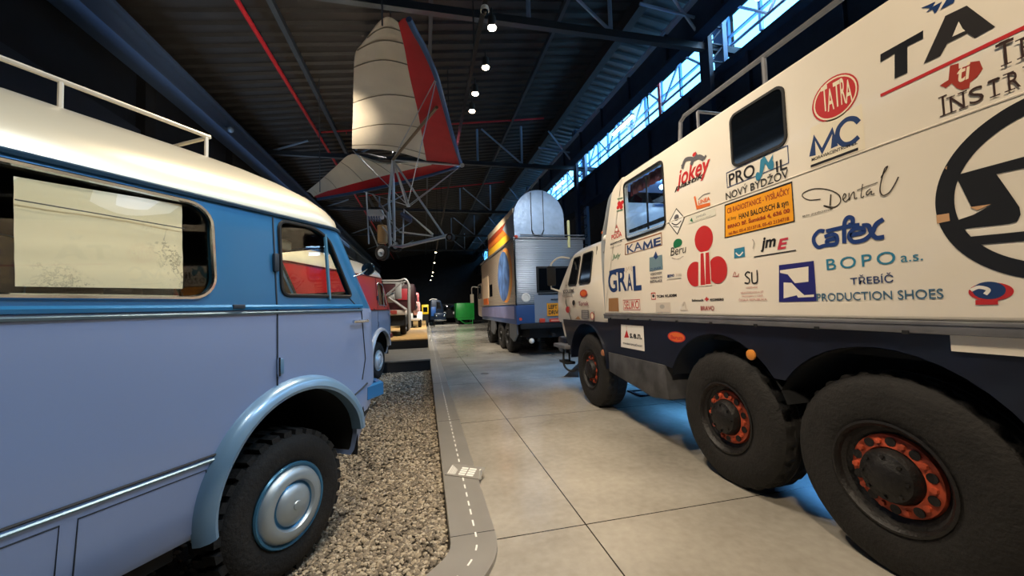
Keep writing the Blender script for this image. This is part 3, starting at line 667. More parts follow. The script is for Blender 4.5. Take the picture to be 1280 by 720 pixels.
for ch, (a, b, t, bo) in zip('TATRA', ((1026.5, 1034.5, 110, 142), (1033.5, 1042, 113, 141), (1041.5, 1050, 104, 136.5), (1050, 1056.5, 99, 132.5), (1056, 1065, 102, 131))): d.text(ch, a, b, t, bo, CRM, bold=.012)
d.done('red oval emblem with tall cream lettering')
d = Decal(); d.rect(1013.5, 1080, 160, 211, mat('ink_pale', '#eadfc6', .4)); d.stroke([(1016, 195), (1018.5, 172), (1028, 189), (1041, 163), (1043.5, 184)], .046, N_, sm=False); d.stroke([(1074, 153), (1068, 148.5), (1058, 150), (1049, 160), (1047.5, 172), (1054, 180), (1064, 179), (1074, 171)], .03, N_); d.text('MORAVIACENTRUM a.s.', 1015, 1074, 198, 202, K, .02); d.rect(1014, 1075, 206.5, 209.5, K); d.done('sticker with two large blue letters over a black underline')
d = Decal(); d.frame(908, 987.5, 216, 235.5, .006, N_); d.text('PRO', 911, 944, 218, 233, K, .01); d.text('IL', 970, 984, 202, 216, K, .01)
d.poly([(949, 226), (951, 200), (956, 195), (961, 203), (967, 192), (965, 212), (961, 211), (957, 204), (954, 216), (951, 224)], TEA); d.ell(945, 950.5, 215, 226, TEA); d.ell(963, 968, 200, 212, TEA)
d.text('NOVÝ BYDŽOV', 907.5, 987.5, 239, 250.5, K, .005); d.done('framed black and blue lettering sticker')
d = Decal(); d.rect(906, 992.5, 256, 298, K); d.rect(907.2, 991.3, 257.6, 296.5, YEL); d.text('CB RADIOSTANICE - VYSÍLAČKY', 909, 989, 258.5, 267.5, mat('ink_brick', '#9c3b14', .5), .03)
d.text('el. firmy', 910, 921, 272.5, 277.5, K, .01); d.text('HANI BALOUSCH & syn', 924, 987, 267.5, 276.5, K, .02); d.text('BRNO Bř. Šumická 4, 636 00', 910, 989, 280.5, 287, MATS['ink_brick'], .04); d.text('tel./fax: 05-4 3213718, 05-43 2134718', 911, 988, 290, 294.5, MATS['ink_brick'], .02)
d.done('orange-yellow notice with black border')
d = Decal(); d.text('jm', 950, 970, 298, 316, K, .03, .25); d.text('E', 971, 986, 299.5, 312.5, mat('ink_crimson', '#c23346', .5), .03, .25); d.rect(943, 996, 320.5, 321.8, K); d.stroke([(941, 299), (943, 303), (941.5, 311)], .008, LGR); d.done('black and red slanted lettering sticker')
d = Decal(); d.rect(918, 931, 311, 323, TEA); d.stroke([(920, 316), (924.5, 319.5), (929, 315)], .012, WHT); d.done('small teal square sticker')
d = Decal(); d.stroke([(938, 341), (934.5, 340), (932, 344), (937, 349), (936, 354), (931, 353.5)], .012, K); d.stroke([(940, 340), (940.5, 352), (944, 354), (947, 351), (946.5, 337.5)], .012, K); d.text('ODĚVNÍ', 933, 947, 358, 361, PNK); d.text('VELKOOBCHOD A SÍT', 926, 955, 364.5, 367.5, PNK); d.text('PRODEJEN V CELÉ', 928, 954, 369, 372, PNK); d.text('ČESKÁ REPUBLIKA', 924, 959, 373, 376.5, PNK); d.done('tangled black monogram over small red lines')
d = Decal(); d.stroke([(917, 344), (919, 340), (921, 346), (924, 342)], .006, PNK); d.stroke([(916, 345.5), (924, 345)], .006, PNK); d.done()
d = Decal(); d.rect(974, 1018, 331.5, 377.5, DB)
d.poly([(975.5, 338), (1011, 333), (1011, 352), (994, 354), (985, 343), (975.5, 341)], mat('ink_bodywhite', '#e9e0cf', .35)); d.poly([(980, 353), (990, 353.5), (997, 361), (1006, 369), (1018, 368), (1018, 371), (998, 372), (996.5, 369), (980, 373)], MATS['ink_bodywhite']); d.done('square dark blue emblem with a white curved step')
d = Decal()
for st, wd in (([(1041, 261), (1030, 257), (1043, 259), (1051, 252), (1048, 243), (1035, 237), (1018, 236), (1005, 241), (1004, 246), (1012, 250), (1026, 249)], .007), ([(1039, 243), (1038, 257)], .009), ([(1054, 250), (1058, 245), (1056, 242), (1054, 248), (1057, 252), (1062, 248)], .006), ([(1062, 241), (1062, 250), (1065, 243), (1068, 240), (1069, 248), (1072, 247)], .006), ([(1079, 230), (1077, 246), (1081, 245)], .006), ([(1072, 238), (1084, 233), (1098, 228)], .005), ([(1089, 236), (1084, 240), (1085, 244), (1090, 239), (1090, 243), (1094, 242)], .006), ([(1102, 222), (1109, 211), (1110, 208), (1106, 213), (1101, 235), (1104, 244), (1112, 241), (1119, 231), (1124, 221)], .007)): d.stroke(st, wd, ink('script', '#3a322a'))
d.text('MUDr. JINDŘICHOVÁ', 1004, 1041, 269, 272, K, .02); d.done('thin script lettering with a long flourish')
d = Decal()
for st in ([(1031, 289), (1024, 289), (1018, 296), (1018, 303), (1023, 309), (1031, 307), (1045, 305)], [(1031, 296), (1040, 293), (1046, 295), (1046, 304), (1037, 306), (1034, 301), (1045, 298)], [(1033, 289), (1055, 284), (1075, 281)], [(1056, 304), (1056, 280), (1060, 272), (1066, 273), (1066, 280), (1061, 281)], [(1063, 294), (1080, 290), (1077, 285), (1067, 287), (1062, 295), (1067, 302), (1080, 300), (1090, 292), (1096, 280), (1105, 274)], [(1078, 282), (1086, 282), (1090, 291), (1096, 297), (1106, 296)]): d.stroke(st, .026, mat('ink_catblue', '#1b3a78', .45))
d.done('bold looping blue lettering')
d = Decal(); d.text('BOPO', 1033, 1120, 324, 338, TEA, .005, 0, 1.3); d.text('a.s.', 1126, 1154, 320, 328, TEA); d.text('TŘEBÍČ', 1063, 1117, 344.5, 356, N_, .005); d.text('PRODUCTION SHOES', 1021, 1180, 367, 376.5, mat('ink_slate', '#35627f', .45), .005); d.done('teal and slate lettering in four lines')
# big round emblem
d = Decal(); a = d.P(1170, 262); t = d.P(1280, 122); b = d.P(1280, 350)
cz = (t[1]+b[1])/2-.005; dy = a[0]-t[0]; hz = (t[1]-b[1])/2; ro = (dy*dy+hz*hz)/(2*dy); cyy = a[0]-ro; ri = ro-.075
x = d.lay(); n = 96; d.add([(x, cyy+ro*math.cos(2*PI*i/n), cz+ro*math.sin(2*PI*i/n)) for i in range(n)]+[(x, cyy+ri*math.cos(2*PI*i/n), cz+ri*math.sin(2*PI*i/n)) for i in range(n)], [(i, (i+1) % n, n+(i+1) % n, n+i) for i in range(n)], K)
d.poly([(1196, 221), (1199, 218), (1282, 195.5), (1282, 210), (1246, 217.5), (1262, 240), (1275, 259), (1276.5, 268), (1272, 277), (1262, 280), (1182, 288.5), (1176, 281), (1194, 276.5), (1217, 268.5), (1240, 256), (1228, 257), (1215, 259.5)], K)
d.poly([(1187, 298.5), (1282, 289), (1282, 301), (1210, 307), (1196, 304)], K)
tan = mat('ink_tan_patch', '#c99c72', .5); d.poly([(1171, 269), (1187, 266.5), (1188, 276), (1172, 279.5)], tan); d.poly([(1213, 259), (1240, 255), (1222, 263)], tan); d.poly([(1182, 210), (1185, 207), (1184, 212)], tan); d.done('huge black ring emblem with slanted bars')
d = Decal(); d.ell(1211, 1268, 353, 376, R_); d.ell(1216, 1258, 352, 374, N_); d.stroke([(1214, 363), (1224, 359), (1236, 362), (1232, 368)], .016, WHT); d.rect(1220, 1248, 375, 381, R_); d.done('small red and blue oval emblem')
d = Decal(); d.text('jokey', 845, 889, 214.5, 241, R_, .02, .3); d.text('plastik', 843, 881, 233, 241, K, .02, .35)
for st, wd in (([(853, 211), (857, 200), (866, 199), (864, 206)], .04), ([(866, 200), (874, 196), (880, 199)], .045), ([(872, 196), (869, 191)], .03), ([(856, 203), (852, 208)], .02), ([(880, 199), (883, 194)], .02)): d.stroke(st, wd, GRY)
d.ell(866, 871, 190.5, 195.5, R_); d.done('red slanted lettering under a grey galloping figure')
d = Decal(); d.poly([(867.5, 246), (869.5, 245), (872, 257), (888, 253), (888, 257), (871, 262)], ORG); d.text('LINEA', 873, 888, 251, 256, ORG, .02); d.stroke([(873, 250), (879, 244), (888, 241)], .006, GRY); d.done('small orange check-shaped sticker')
d = Decal(); d.poly([(845.7, 260), (856.2, 272), (847, 293.5), (835.6, 279)], K); d.poly([(845.7, 261.7), (855, 272.3), (846.8, 291.7), (836.8, 278.7)], WHT); d.ell(843, 849, 268, 276, GRY); d.stroke([(840, 279), (846, 281), (852, 276)], .012, K); d.stroke([(842, 283), (849, 284)], .008, K); d.done('diamond sticker with a dark border')
d = Decal(); d.rect(861, 895, 271, 280, mat('ink_wash', '#dcd8c6', .4)); d.text('ZEMĚDĚL', 870, 883, 270, 273, GRY); d.text('výrobní spol.', 869, 890, 275, 277, LGR); d.poly([(863, 276), (865, 272), (867, 278)], GRN); d.done()
d = Decal(); d.ell(868.5, 891.5, 282, 315.5, R_); d.ell(859, 880.5, 327, 358, R_); d.ell(885.5, 909.5, 320, 354.5, R_)
x = d.lay(); d.rect(873.5, 887.5, 316, 358, MATS['ink_bodywhite']); d.rect(876.2, 880, 317, 356.5, R_); d.rect(882.5, 886.8, 316, 355.5, R_); d.done('large red emblem of three discs and two bars')
d = Decal(); d.rect(781.5, 828, 305, 319, mat('ink_frame_brown', '#8a5a3c', .5)); d.rect(782.5, 827.2, 306.3, 318, mat('ink_kame', '#d9cfc0', .4)); d.text('KA', 784, 803, 306.8, 317.2, N_, .012); d.stroke([(804.8, 312.6), (805.8, 303.0), (810, 308.5), (814.2, 300.6), (815.2, 310)], .05, N_, sm=False); d.text('E', 817, 826.3, 298.8, 308.6, N_, .03); d.done('framed sticker with heavy navy capitals below the window')
d = Decal(); d.text('GR', 760, 783, 339, 366, N_, .02); d.text('A', 783.5, 790, 342.5, 363.5, N_, .02); d.text('L', 791, 801, 333, 363.5, N_, .03); d.stroke([(762, 341), (772, 338), (781, 337)], .05, N_); d.stroke([(783, 340.5), (783.5, 334), (785, 338), (786.5, 333), (787.8, 337.5), (789.5, 332), (790, 339)], .008, BRN, sm=False); d.done('large navy lettering with a tiny crown')
d = Decal(); d.rect(761, 773, 373, 389, BRN); d.done('plain brown square sticker')
d = Decal(); d.frame(779, 800, 375, 387.5, .006, R_); d.text('SELIKO', 780.5, 798.7, 376.5, 385.8, R_); d.done('red boxed lettering')
d = Decal(); d.frame(814, 819.5, 366, 374.5, .008, R_); d.ell(815.5, 818.3, 368, 371.5, K); d.text('TON KUDIM', 821, 846, 368.8, 372.2, K, .04); d.done()
d = Decal(); d.rect(812, 828, 322, 339.5, mat('ink_drop', '#6d8791', .45)); d.poly([(820, 314), (823, 321), (820, 324.5), (817, 321)], N_); d.text('ZLINER', 813, 827, 335.5, 338.8, N_)
for i, s_ in enumerate(('VODOVODY', 'TOPENÍ PLYN', 'INSTALACE')): d.text(s_, 813, 828, 341.5+i*4.5, 344.8+i*4.5, GRY, .03)
d.done('grey-blue sticker with a drop')
d = Decal(); d.ell(842, 853, 298.5, 309, GRN); d.ell(842, 847, 303, 310, GRN); d.text('Beru', 838, 858, 310, 320, K, -.005, .2); d.stroke([(840, 322), (847, 324), (855, 320)], .004, GRY); d.done('small green tree over thin script')
d = Decal(); d.text('EKONO', 834.5, 843, 343.5, 347, N_, .05); d.text('2000', 845, 852, 342.5, 345.5, LGR); d.rect(834, 852, 349, 349.8, LGR); d.done()
d = Decal(); d.rect(820, 838, 378.5, 390, mat('ink_ghost', '#cfc3b4', .4)); d.ell(825, 831, 380.5, 386, LGR); d.done(); d = Decal(); d.stroke([(853, 382), (856, 378), (858, 387)], .02, MATS['ink_ghost']); d.rect(850.5, 860, 386.5, 388.5, MATS['ink_ghost']); d.done()
d = Decal(); d.text('Schmuck', 865, 880, 374, 377, K, .04); d.text('+', 881, 886, 371.5, 376.5, R_, .06); d.text('KOMERS', 888, 905, 373.2, 376.2, K, .04); d.text('BRAVO', 876, 893, 382.5, 388, mat('ink_bravo', '#9c3036', .45), .02); d.done()
d = Decal(); 
for uu, vv in ((774, 254), (778, 253), (773, 259), (777, 259), (776, 256)): d.ell(uu-2, uu+2, vv-2.5, vv+2.5, R_)
d.stroke([(772, 249), (779, 247)], .01, GRN); d.stroke([(771, 264), (779, 262)], .01, GRN); d.done('small red flower sticker')
d = Decal(); d.text('PODA', 764.5, 777.5, 294, 300, R_, .02); d.poly([(768, 291), (771, 280), (775, 290)], PNK); d.ell(769.5, 772.5, 285, 289, WHT); d.done()
d = Decal(); d.text('MARKUS', 763, 778, 304.5, 307, GRY, .03); d.text('OBCHODNÍ', 763, 777, 309, 311, LGR, .02); d.done(); d = Decal(); d.text('July', 765, 776, 318.5, 326, GRN, .01, .3); d.done()
# TA... lettering and the line under it
d = Decal(); d.poly([(1101, 68), (1154.5, 38), (1154.5, 48), (1134.8, 58), (1134.8, 91), (1118.8, 98.5), (1118.8, 67), (1101, 78)], K)
AP = [(1155, 80), (1180.5, 24), (1182, 20), (1209, 7), (1244.5, 33.5), (1219, 47.5), (1210, 41.5), (1184.5, 54.5), (1176, 70)]; d.poly(AP, ink('worn_black', '#2a2726'))
d.poly([(1191, 46), (1199, 27), (1204, 36), (1207, 38.5)], MATS['ink_bodywhite']); d.done('big black capitals in the top row')
d = Decal(); a = d.P(1101, 119.5); b = d.P(1282, 31); d.yz([(a[0], a[1]+.009), (b[0]-.8, a[1]+.017), (b[0]-.8, a[1]-.003), (a[0], a[1]-.009)], R_); d.done('long red line under the black capitals')
d = Decal(); d.poly([(1152, 10), (1170, 2), (1166, 9), (1178, 2), (1172, 14), (1169, 17), (1166, 12), (1158, 16), (1163, 10)], N_); d.poly([(1176, 12), (1186, -4), (1198, -10), (1192, 4)], N_); d.done()
d = Decal(); TXR = ink('texas_red', '#a3382b'); d.poly([(1175, 107), (1186, 100), (1188, 82), (1199, 79), (1199, 86), (1210, 82), (1211, 78), (1225, 76), (1229, 86), (1222, 96), (1213, 103), (1212, 110), (1203, 112.5), (1196, 110), (1190, 104), (1183, 110)], TXR); d.text('ti', 1196, 1214, 84, 105, CRM, .02, .2); d.done('small dark red map-shaped emblem')
d = Decal(); BRK = ink('dark_brown', '#3c2a24'); y1 = d.P(1175.5, 146)[0]; zb = d.P(1175.5, 146)[1]; hh = d.P(1175.5, 122)[1]-zb
def serif(st, ul, ur, k0, k1, stems):
    ya = d.P(ul, 130)[0]; yb = d.P(ur, 130)[0]; d.textyz(st, ya, yb, zb+k0, zb+k1, BRK)
    for f_ in stems:
        yy = ya+(yb-ya)*f_
        for zz in (k0, k1): d.yz([(yy-.017, zb+zz-.003), (yy+.017, zb+zz-.003), (yy+.017, zb+zz+.003), (yy-.017, zb+zz+.003)], BRK)
serif('I', 1178, 1181, 0, hh, (.5,)); serif('N', 1188, 1207, 0, hh*.8, (.1, .9)); serif('S', 1213, 1232, 0, hh*.8, ()); serif('T', 1238, 1254, 0, hh*.8, (.5,)); serif('R', 1264, 1280, 0, hh*.8, (.1,)); serif('U', 1290, 1312, 0, hh*.8, (.1, .9))
serif('T', 1253, 1277, hh*1.25, hh*2.35, (.5,)); serif('E', 1285, 1300, hh*1.25, hh*2.1, (.1,)); d.done('dark brown serif capitals')
# on the navy skirt
sx_ = TX+.02
d = Decal(sx_); d.rect(776.5, 804.5, 405.5, 433.5, WHT); d.poly([(780.5, 422), (783.5, 412), (786.5, 422)], R_); d.stroke([(783.5, 412), (783.2, 407)], .006, R_); d.text('s.e.n.', 787.5, 802.5, 416.5, 422.5, K, .03); d.text('STAVEBNÍ SPOLEČNOST', 779, 803, 427, 430, GRY, .03); d.done('white square plate on the navy skirt')
d = Decal(sx_); d.ell(835, 857, 414.5, 428, R_); d.ell(836.5, 855.5, 415.7, 426.8, ORG); d.text('Barum', 838.5, 853.5, 418.5, 423.5, R_, .03); d.done('orange oval sticker on the navy skirt')
# on the cab
d = Decal(2.69, .004); d.ell(725, 734, 362, 371, R_); d.ell(726, 733, 363.2, 370, ORG); d.done('small orange oval on the cab'); d = Decal(2.69, .004); d.text('KOLEM', 704, 717, 362.5, 367, GRY, .03); d.text('SVĚTA', 703, 716, 368, 371, LGR, .03); d.done()
d = Decal(2.69, .004); d.text('Tonak', 723, 736, 377, 382, mat('ink_wine', '#83414e', .5), .02); d.done(); d = Decal(2.69, .004); d.ell(707.5, 712, 383, 391, R_); d.stroke([(712, 384), (710, 390)], .03, PNK); d.done(); d = Decal(2.69, .004); d.ell(715.5, 719, 375, 382, K); d.done(); d = Decal(2.69, .004); d.rect(727, 736, 387.5, 398, GRY)
for i in range(4): d.rect(728, 735, 388.7+i*2.3, 389.7+i*2.3, LGR)
d.done(); d = Decal(2.69, .004); d.ell(738, 743, 390, 400, PNK); d.ell(739, 742, 391.5, 398.5, CRM); d.done(); d = Decal(2.69, .004); d.poly([(719, 399), (723, 395), (726, 399)], BRN); d.done()

# wheel chock and hatch frame
q = MB(); q.prism([(3.2, 8.75, 0), (3.5, 8.55, 0), (3.5, 8.55, .33)], (.15, .22, 0), mat('chock_steel', '#5a5a5c', .5, .5, 6, .3), .005)
q.build('wheel_chock', None, 'grey steel wheel chock on the floor beyond the front wheel of the white lorry', 'chock')
q = MB(); c_ = atZ(813, 490, .01)
for a, b in (((-.32, -.2), (.32, -.2)), ((.32, -.2), (.32, .2)), ((.32, .2), (-.32, .2)), ((-.32, .2), (-.32, -.2))): q.box((c_.x+min(a[0], b[0])-.03, c_.y+min(a[1], b[1])-.03, .0), (c_.x+max(a[0], b[0])+.03, c_.y+max(a[1], b[1])+.03, .02), M_dark)
q.build('floor_hatch_frame', None, 'dark square frame on the floor under the white lorry', 'hatch frame')

# ================================================================== VANS (left)
VA = YAW+math.radians(19.0); VDIR = Vector((math.sin(VA), math.cos(VA), 0)); VNOR = Vector((-math.cos(VA), math.sin(VA), 0))
NB = 2.27; A0 = .5; N0 = NB+1.03; GZ = -.07
def along(u, v, n=NB):
    r_ = ray(u, v); p = EY+r_*(n/r_.dot(VNOR)); return (p.dot(VDIR), p.z)
M_vtyre = mat('van_tyre', '#121110', .8, 0, 9, .3, .4, 40)
def make_van(name, label, root_loc, paint, ZT, windows, roof_rail, roof_mat, group, arch_m, trim_m, capm, va=VA):
    root = thing(name, label, 'van', root_loc, group, PI/2-va, local=True)
    L = lambda a, n, z: Vector((a-A0, n-N0, z-GZ))        # body frame: along, sideways, height
    W0 = 1.03
    def w_(z): return .985+(z-.52)*.118 if z < .9 else (1.03 if z < 1.7 else 1.03-(z-1.7)*.068)
    def xf(z): return 2.80+.2*min(1, (z-.52)/.5) if z < 1.5 else (2.98 if z < 1.7 else 2.98-(z-1.7)*.52)
    XR = -1.9; sd, cn, fr = 40, 8, 10
    def ring(w, x0, x1, rr, z):
        pts = []; ymid = N0
        segs = [((x0+rr, -w), (x1-rr, -w), sd), None, ((x1, -w+rr), (x1, w-rr), fr), None, ((x1-rr, w), (x0+rr, w), sd), None, ((x0, w-rr), (x0, -w+rr), fr), None]
        cs = [(x1-rr, -w+rr, -90), (x1-rr, w-rr, 0), (x0+rr, w-rr, 90), (x0+rr, -w+rr, 180)]; ci = 0
        for s_ in segs:
            if s_:
                (ax, ay), (bx, by), n = s_
                for i in range(n): t = i/n; pts.append(L(ax+(bx-ax)*t, ymid+ay+(by-ay)*t, z))
            else:
                cx, cy, a0 = cs[ci]; ci += 1
                for i in range(cn): a = math.radians(a0+90*i/cn); pts.append(L(cx+rr*math.cos(a), ymid+cy+rr*math.sin(a), z))
        return pts
    zs = [.52, .56, .7, .9, 1.1, 1.3, 1.5, 1.66, 1.7, 1.85, 2.0, 2.2, ZT]
    rings = [ring(w_(z)-(.02 if z == .52 else 0), XR, xf(z), .30, z) for z in zs]
    wt = w_(ZT); xt = xf(ZT)
    for k_ in range(1, 11):
        ph = PI/2*k_/10; ins = wt*(1-math.cos(ph)); ww = max(.02, wt-ins); rings.append(ring(ww, XR+.8*(1-math.cos(ph)), xt-1.15*(1-math.cos(ph)), min(ww*.98, .30+.75*(1-math.cos(ph))), ZT+.50*math.sin(ph)))
    b = MB(); b.grid(rings, paint, closed=True); n = len(rings[0])
    b.add(rings[0], [tuple(range(n))[::-1]], paint); b.add(rings[-1], [tuple(range(n))], paint)
    body = b.build('body_shell', root, sharp=50)
    bm = bmesh.new(); bm.from_mesh(body.data); bmesh.ops.remove_doubles(bm, verts=bm.verts, dist=.0005); bmesh.ops.recalc_face_normals(bm, faces=bm.faces); bm.to_mesh(body.data); bm.free()
    body.data.materials.append(mat('van_inside', '#3a332b', .85))
    so = body.modifiers.new('shell', 'SOLIDIFY'); so.thickness = .04; so.offset = -1; so.material_offset = 1
    cutters = []; yr = N0-1.3
    def to_world_cut(mb):
        o = mb.build('cutter'); o.parent = root; return o
    for pts in windows:
        c = MB(); c.prism([L(a, N0-1.2, z) for a, z in pts], L(0, N0+1.2, 0)-L(0, N0-1.2, 0), M_dark); cutters.append(to_world_cut(c))
    # windscreen: two panes
    for s_ in (-1, 1):
        c = MB(); ya, yb = N0+s_*.05, N0+s_*.80
        c.prism([L(2.2, ya, 1.88), L(2.2, yb, 1.88), L(2.2, yb, ZT-.08), L(2.2, ya, ZT-.08)], (1.0, 0, 0), M_dark); cutters.append(to_world_cut(c))
    AC = (2.05, .62); AR = .575
    cpts = [L(AC[0]+AR*math.cos(2*PI*i/40), 0, AC[1]+AR*math.sin(2*PI*i/40)) for i in range(40)]
    c = MB(); c.prism([Vector((p.x, 1.2, p.z)) for p in cpts], (0, -2.4, 0), M_dark); cutters.append(to_world_cut(c))
    c = MB(); c.prism([Vector((p.x-2.7, 1.2, p.z)) for p in cpts], (0, -2.4, 0), M_dark); cutters.append(to_world_cut(c))
    bpy.context.view_layer.update(); bool_apply(body, cutters)
    me = body.data
    for p in me.polygons: p.use_smooth = True
    me.set_sharp_from_angle(angle=math.radians(35))
    def side(a, z, out=.0, s_=1): return L(a, N0-s_*(w_(z)+out) if z <= ZT else N0-s_*(w_(ZT)+out), z)
    # wheelhouse liner and floor
    q = MB(); ao = [(AC[0]+(AR+.012)*math.cos(math.radians(t)), AC[1]+(AR+.012)*math.sin(math.radians(t))) for t in range(-10, 191, 8)]
    for dx in (0, -2.7): q = MB(); q.grid([[L(a+dx, N0-1.0, z) for a, z in ao], [L(a+dx, N0+1.0, z) for a, z in ao]], M_dark); q.build('wheelhouse', root)
    # arch flare
    for s_ in (1, -1):
        for dx in (0, -2.7):
            q = MB(); pr = ((AR+.075, -.004), (AR+.06, .035), (AR+.03, .062), (AR-.0, .07), (AR-.02, .06), (AR-.022, -.03)); rows = []
            for r_, o_ in pr: rows.append([side(AC[0]+dx+r_*math.cos(math.radians(t)), AC[1]+r_*math.sin(math.radians(t)), o_, s_) for t in range(13, 196, 5)])
            q.grid(rows, arch_m); q.build('wheel_arch', root)
    # windows: glass, chrome seals
    gm = glass('van_glass', '#f8f6ee', .8)
    for i, pts in enumerate(windows):
        for s_ in (1, -1):
            q = MB(); q.prism([side(a, z, -.018, s_) for a, z in pts], L(0, N0, 0)-L(0, N0+.004*s_, 0), gm); g_ = q.build('side_window', root)
            q = MB(); q.tube([side(a, z, .004, s_) for a, z in pts], .013, M_chrome if i == 0 else M_gasket, 6, closed=True); q.build('window_seal', g_)
    for s_ in (-1, 1):
        q = MB(); ya, yb = N0+s_*.05, N0+s_*.80; P = [L(xf(1.88)-.02, ya, 1.88), L(xf(1.88)-.02, yb, 1.88), L(xf(ZT-.08)-.02, yb, ZT-.08), L(xf(ZT-.08)-.02, ya, ZT-.08)]
        q.prism(P, (.005, 0, 0), gm); g_ = q.build('windscreen', root); q = MB(); q.tube([p+Vector((.02, 0, 0)) for p in P], .014, M_gasket, 6, closed=True); q.build('window_seal', g_)
    # drip rail along the roof edge, belt and lower trims
    dr = mat('drip_rail_'+name, '#1d3f57' if trim_m is not None and name == 'blue_van' else '#7a1a1c', .35, .2)
    q = MB(); q.tube([p+Vector((0, 0, .0)) for p in ring(w_(ZT)+.006, XR-.006, xt+.006, .30, ZT)], .014, dr, 6, closed=True); q.build('drip_rail', root)
    for s_ in (1, -1):
        q = MB(); q.tube([side(XR+.3+(2.66-XR-.3)*k_/12, 1.712, .006, s_) for k_ in range(13)], .011, trim_m, 6); q.tube([side(XR+.3+(2.66-XR-.3)*k_/12, 1.745, .004, s_) for k_ in range(13)], .018, paint if name != 'blue_van' else mat('van_blue_trim', '#2f7db4', .22, .3, coat=.5), 6); q.build('belt_trim', root)
        q = MB(); q.tube([side(XR+.3+(1.50-XR-.3)*k_/8, .918, .006, s_) for k_ in range(9)], .009, trim_m, 6); q.tube([side(XR+.3+(1.50-XR-.3)*k_/8, .942, .004, s_) for k_ in range(9)], .007, M_gasket, 5); q.build('lower_trim', root)
    sm = mat('seam_dark', '#1f2a36', .6)
    q = MB()
    for a0_, a1_ in ((.12, .90), (.955, 1.45), (-1.2, .05)):
        q.tube([side(a, z, .001) for a, z in ((a0_, .56), (a0_, .875), (a1_, .875), (a1_, .56))], .0035, sm, 4)
    q.build('panel_seam', root)
    # door
    dm = MB(); dpts = [(1.875, ZT-.02), (1.872, 1.7), (1.872, 1.20)]
    dm.tube([side(a, z, .001) for a, z in dpts], .006, sm, 5)
    dm.build('door_seam', root); dm = MB(); dm.tube([side(a, z, .001) for a, z in ((2.52, 1.82), (2.66, 1.7), (2.70, 1.3), (2.66, 1.13))], .005, sm, 5); dm.build('door_seam', root); dm = MB(); dm.tube([side(a, z, .003) for a, z in ((2.56, 1.02), (2.66, 1.06), (2.72, 1.09))], .008, sm, 5); dm.build('sill_trim', root)
    q = MB(); q.box((-.02, -.012, -.05), (.02, .012, .05), paint if name != 'blue_van' else mat('hinge_blue', '#5f84a6', .3, .3), .006, Matrix.Translation(side(1.885, 1.36, .012))); q.tube([side(1.872, 1.30, .016), side(1.872, 1.42, .016)], .010, M_chrome, 6)
    q.build('door_hinge', root); q = MB(); q.box((-.02, -.012, -.06), (.015, .012, .06), sm, .006, Matrix.Translation(side(1.875, 2.04, .012))); q.build('door_hinge', root)
    q = MB(); q.tube([side(2.52, 1.62, .04), side(2.69, 1.62, .04), side(2.69, 1.62, -.0)], .013, M_chrome, 8); q.build('door_handle', root)
    q = MB(); q.tube([side(2.315, 1.80, .006), side(2.31, ZT-.06, .006)], .014, mat('van_pillar_blue', '#4a7f9f', .3, .2) if name == 'blue_van' else M_chrome, 6); q.build('vent_window_bar', root)
    q = MB(); q.box((-.035, -.008, -.012), (.035, .008, .012), sm, .004, Matrix.Translation(side(1.61, 1.752, .02))); q.build('trim_clip', root)
    # bumper
    q = MB(); bp = []
    pth = [(2.72, -1.0), (2.95, -.98), (3.05, -.85), (3.08, -.5), (3.08, .5), (3.05, .85), (2.95, .98), (2.72, 1.0)]
    pr = ((0, .93), (.03, .945), (.03, 1.05), (0, 1.065), (-.02, 1.05), (-.02, .945)); rows = []
    for a, y_ in pth:
        l_ = math.hypot(a-2.5, y_*.8); ux_, uy_ = (a-2.5)/l_, y_*.8/l_; rows.append([L(a+ux_*o_, N0+y_+uy_*o_, z) for o_, z in pr])
    q.grid(rows, mat('bumper_'+name, '#2c6ca6' if name == 'blue_van' else '#8a1a1c', .3, .2), closed=True); q.add(rows[0], [tuple(range(6))], q.mats[0]); q.add(rows[-1], [tuple(range(6))[::-1]], q.mats[0]); q.build('bumper', root)
    q = MB(); q.prism([side(2.66, .90, .002), side(2.78, .98, -.03), side(2.78, .84, -.03), side(2.68, .80, .0)], (0, .01, 0), M_dark); q.build('air_opening', root)
    for s_ in (-1, 1):
        q = MB(); q.lathe([(.11, 0), (.11, .03), (.09, .045), (.001, .06)], Matrix.Translation(L(2.97, N0+s_*.68, 1.25)) @ Matrix.Rotation(PI/2, 4, 'Y'), M_chrome, 20); q.build('headlight', root)
    # wheels
    for wa, s_ in ((2.02, 1), (2.02, -1), (-.68, 1), (-.68, -1)):
        mtx = Matrix.Translation(L(wa, N0-s_*(1.03-.055), .415)) @ Matrix.Rotation(PI/2*s_, 4, 'X'); r = .485; nn = 32
        t = MB(); t.lathe([(.26, -.05), (.27, -.01), (.31, .012), (.38, .012), (.425, -.005), (.445, -.03)], mtx, M_vtyre, 48, caps=False)
        t.lathe([(.445, -.03), (.452, -.10), (.452, -.20), (.445, -.25), (.40, -.28), (.26, -.26)], mtx, M_vtyre, 48, caps=False)
        for i in range(nn):                               # chunky lugs
            for h0, h1, ph in ((-.028, -.125, 0), (-.14, -.235, .5)):
                a = 2*PI*(i+ph)/nn; da = 2*PI/nn*.30; sh = .03
                vs = []
                for aa, hh, rr in ((a-da, h0, .478), (a+da, h0, .478), (a+da+sh, h1, r), (a-da+sh, h1, r), (a-da*1.15, h0+.004, .435), (a+da*1.15, h0+.004, .435), (a+da*1.1+sh, h1, .445), (a-da*1.1+sh, h1, .445)): vs.append(mtx @ Vector((rr*math.cos(aa), rr*math.sin(aa), hh)))
                t.add(vs, [(0, 1, 2, 3), (0, 4, 5, 1), (1, 5, 6, 2), (2, 6, 7, 3), (3, 7, 4, 0)], M_vtyre)
        wh = t.build('wheel', root)
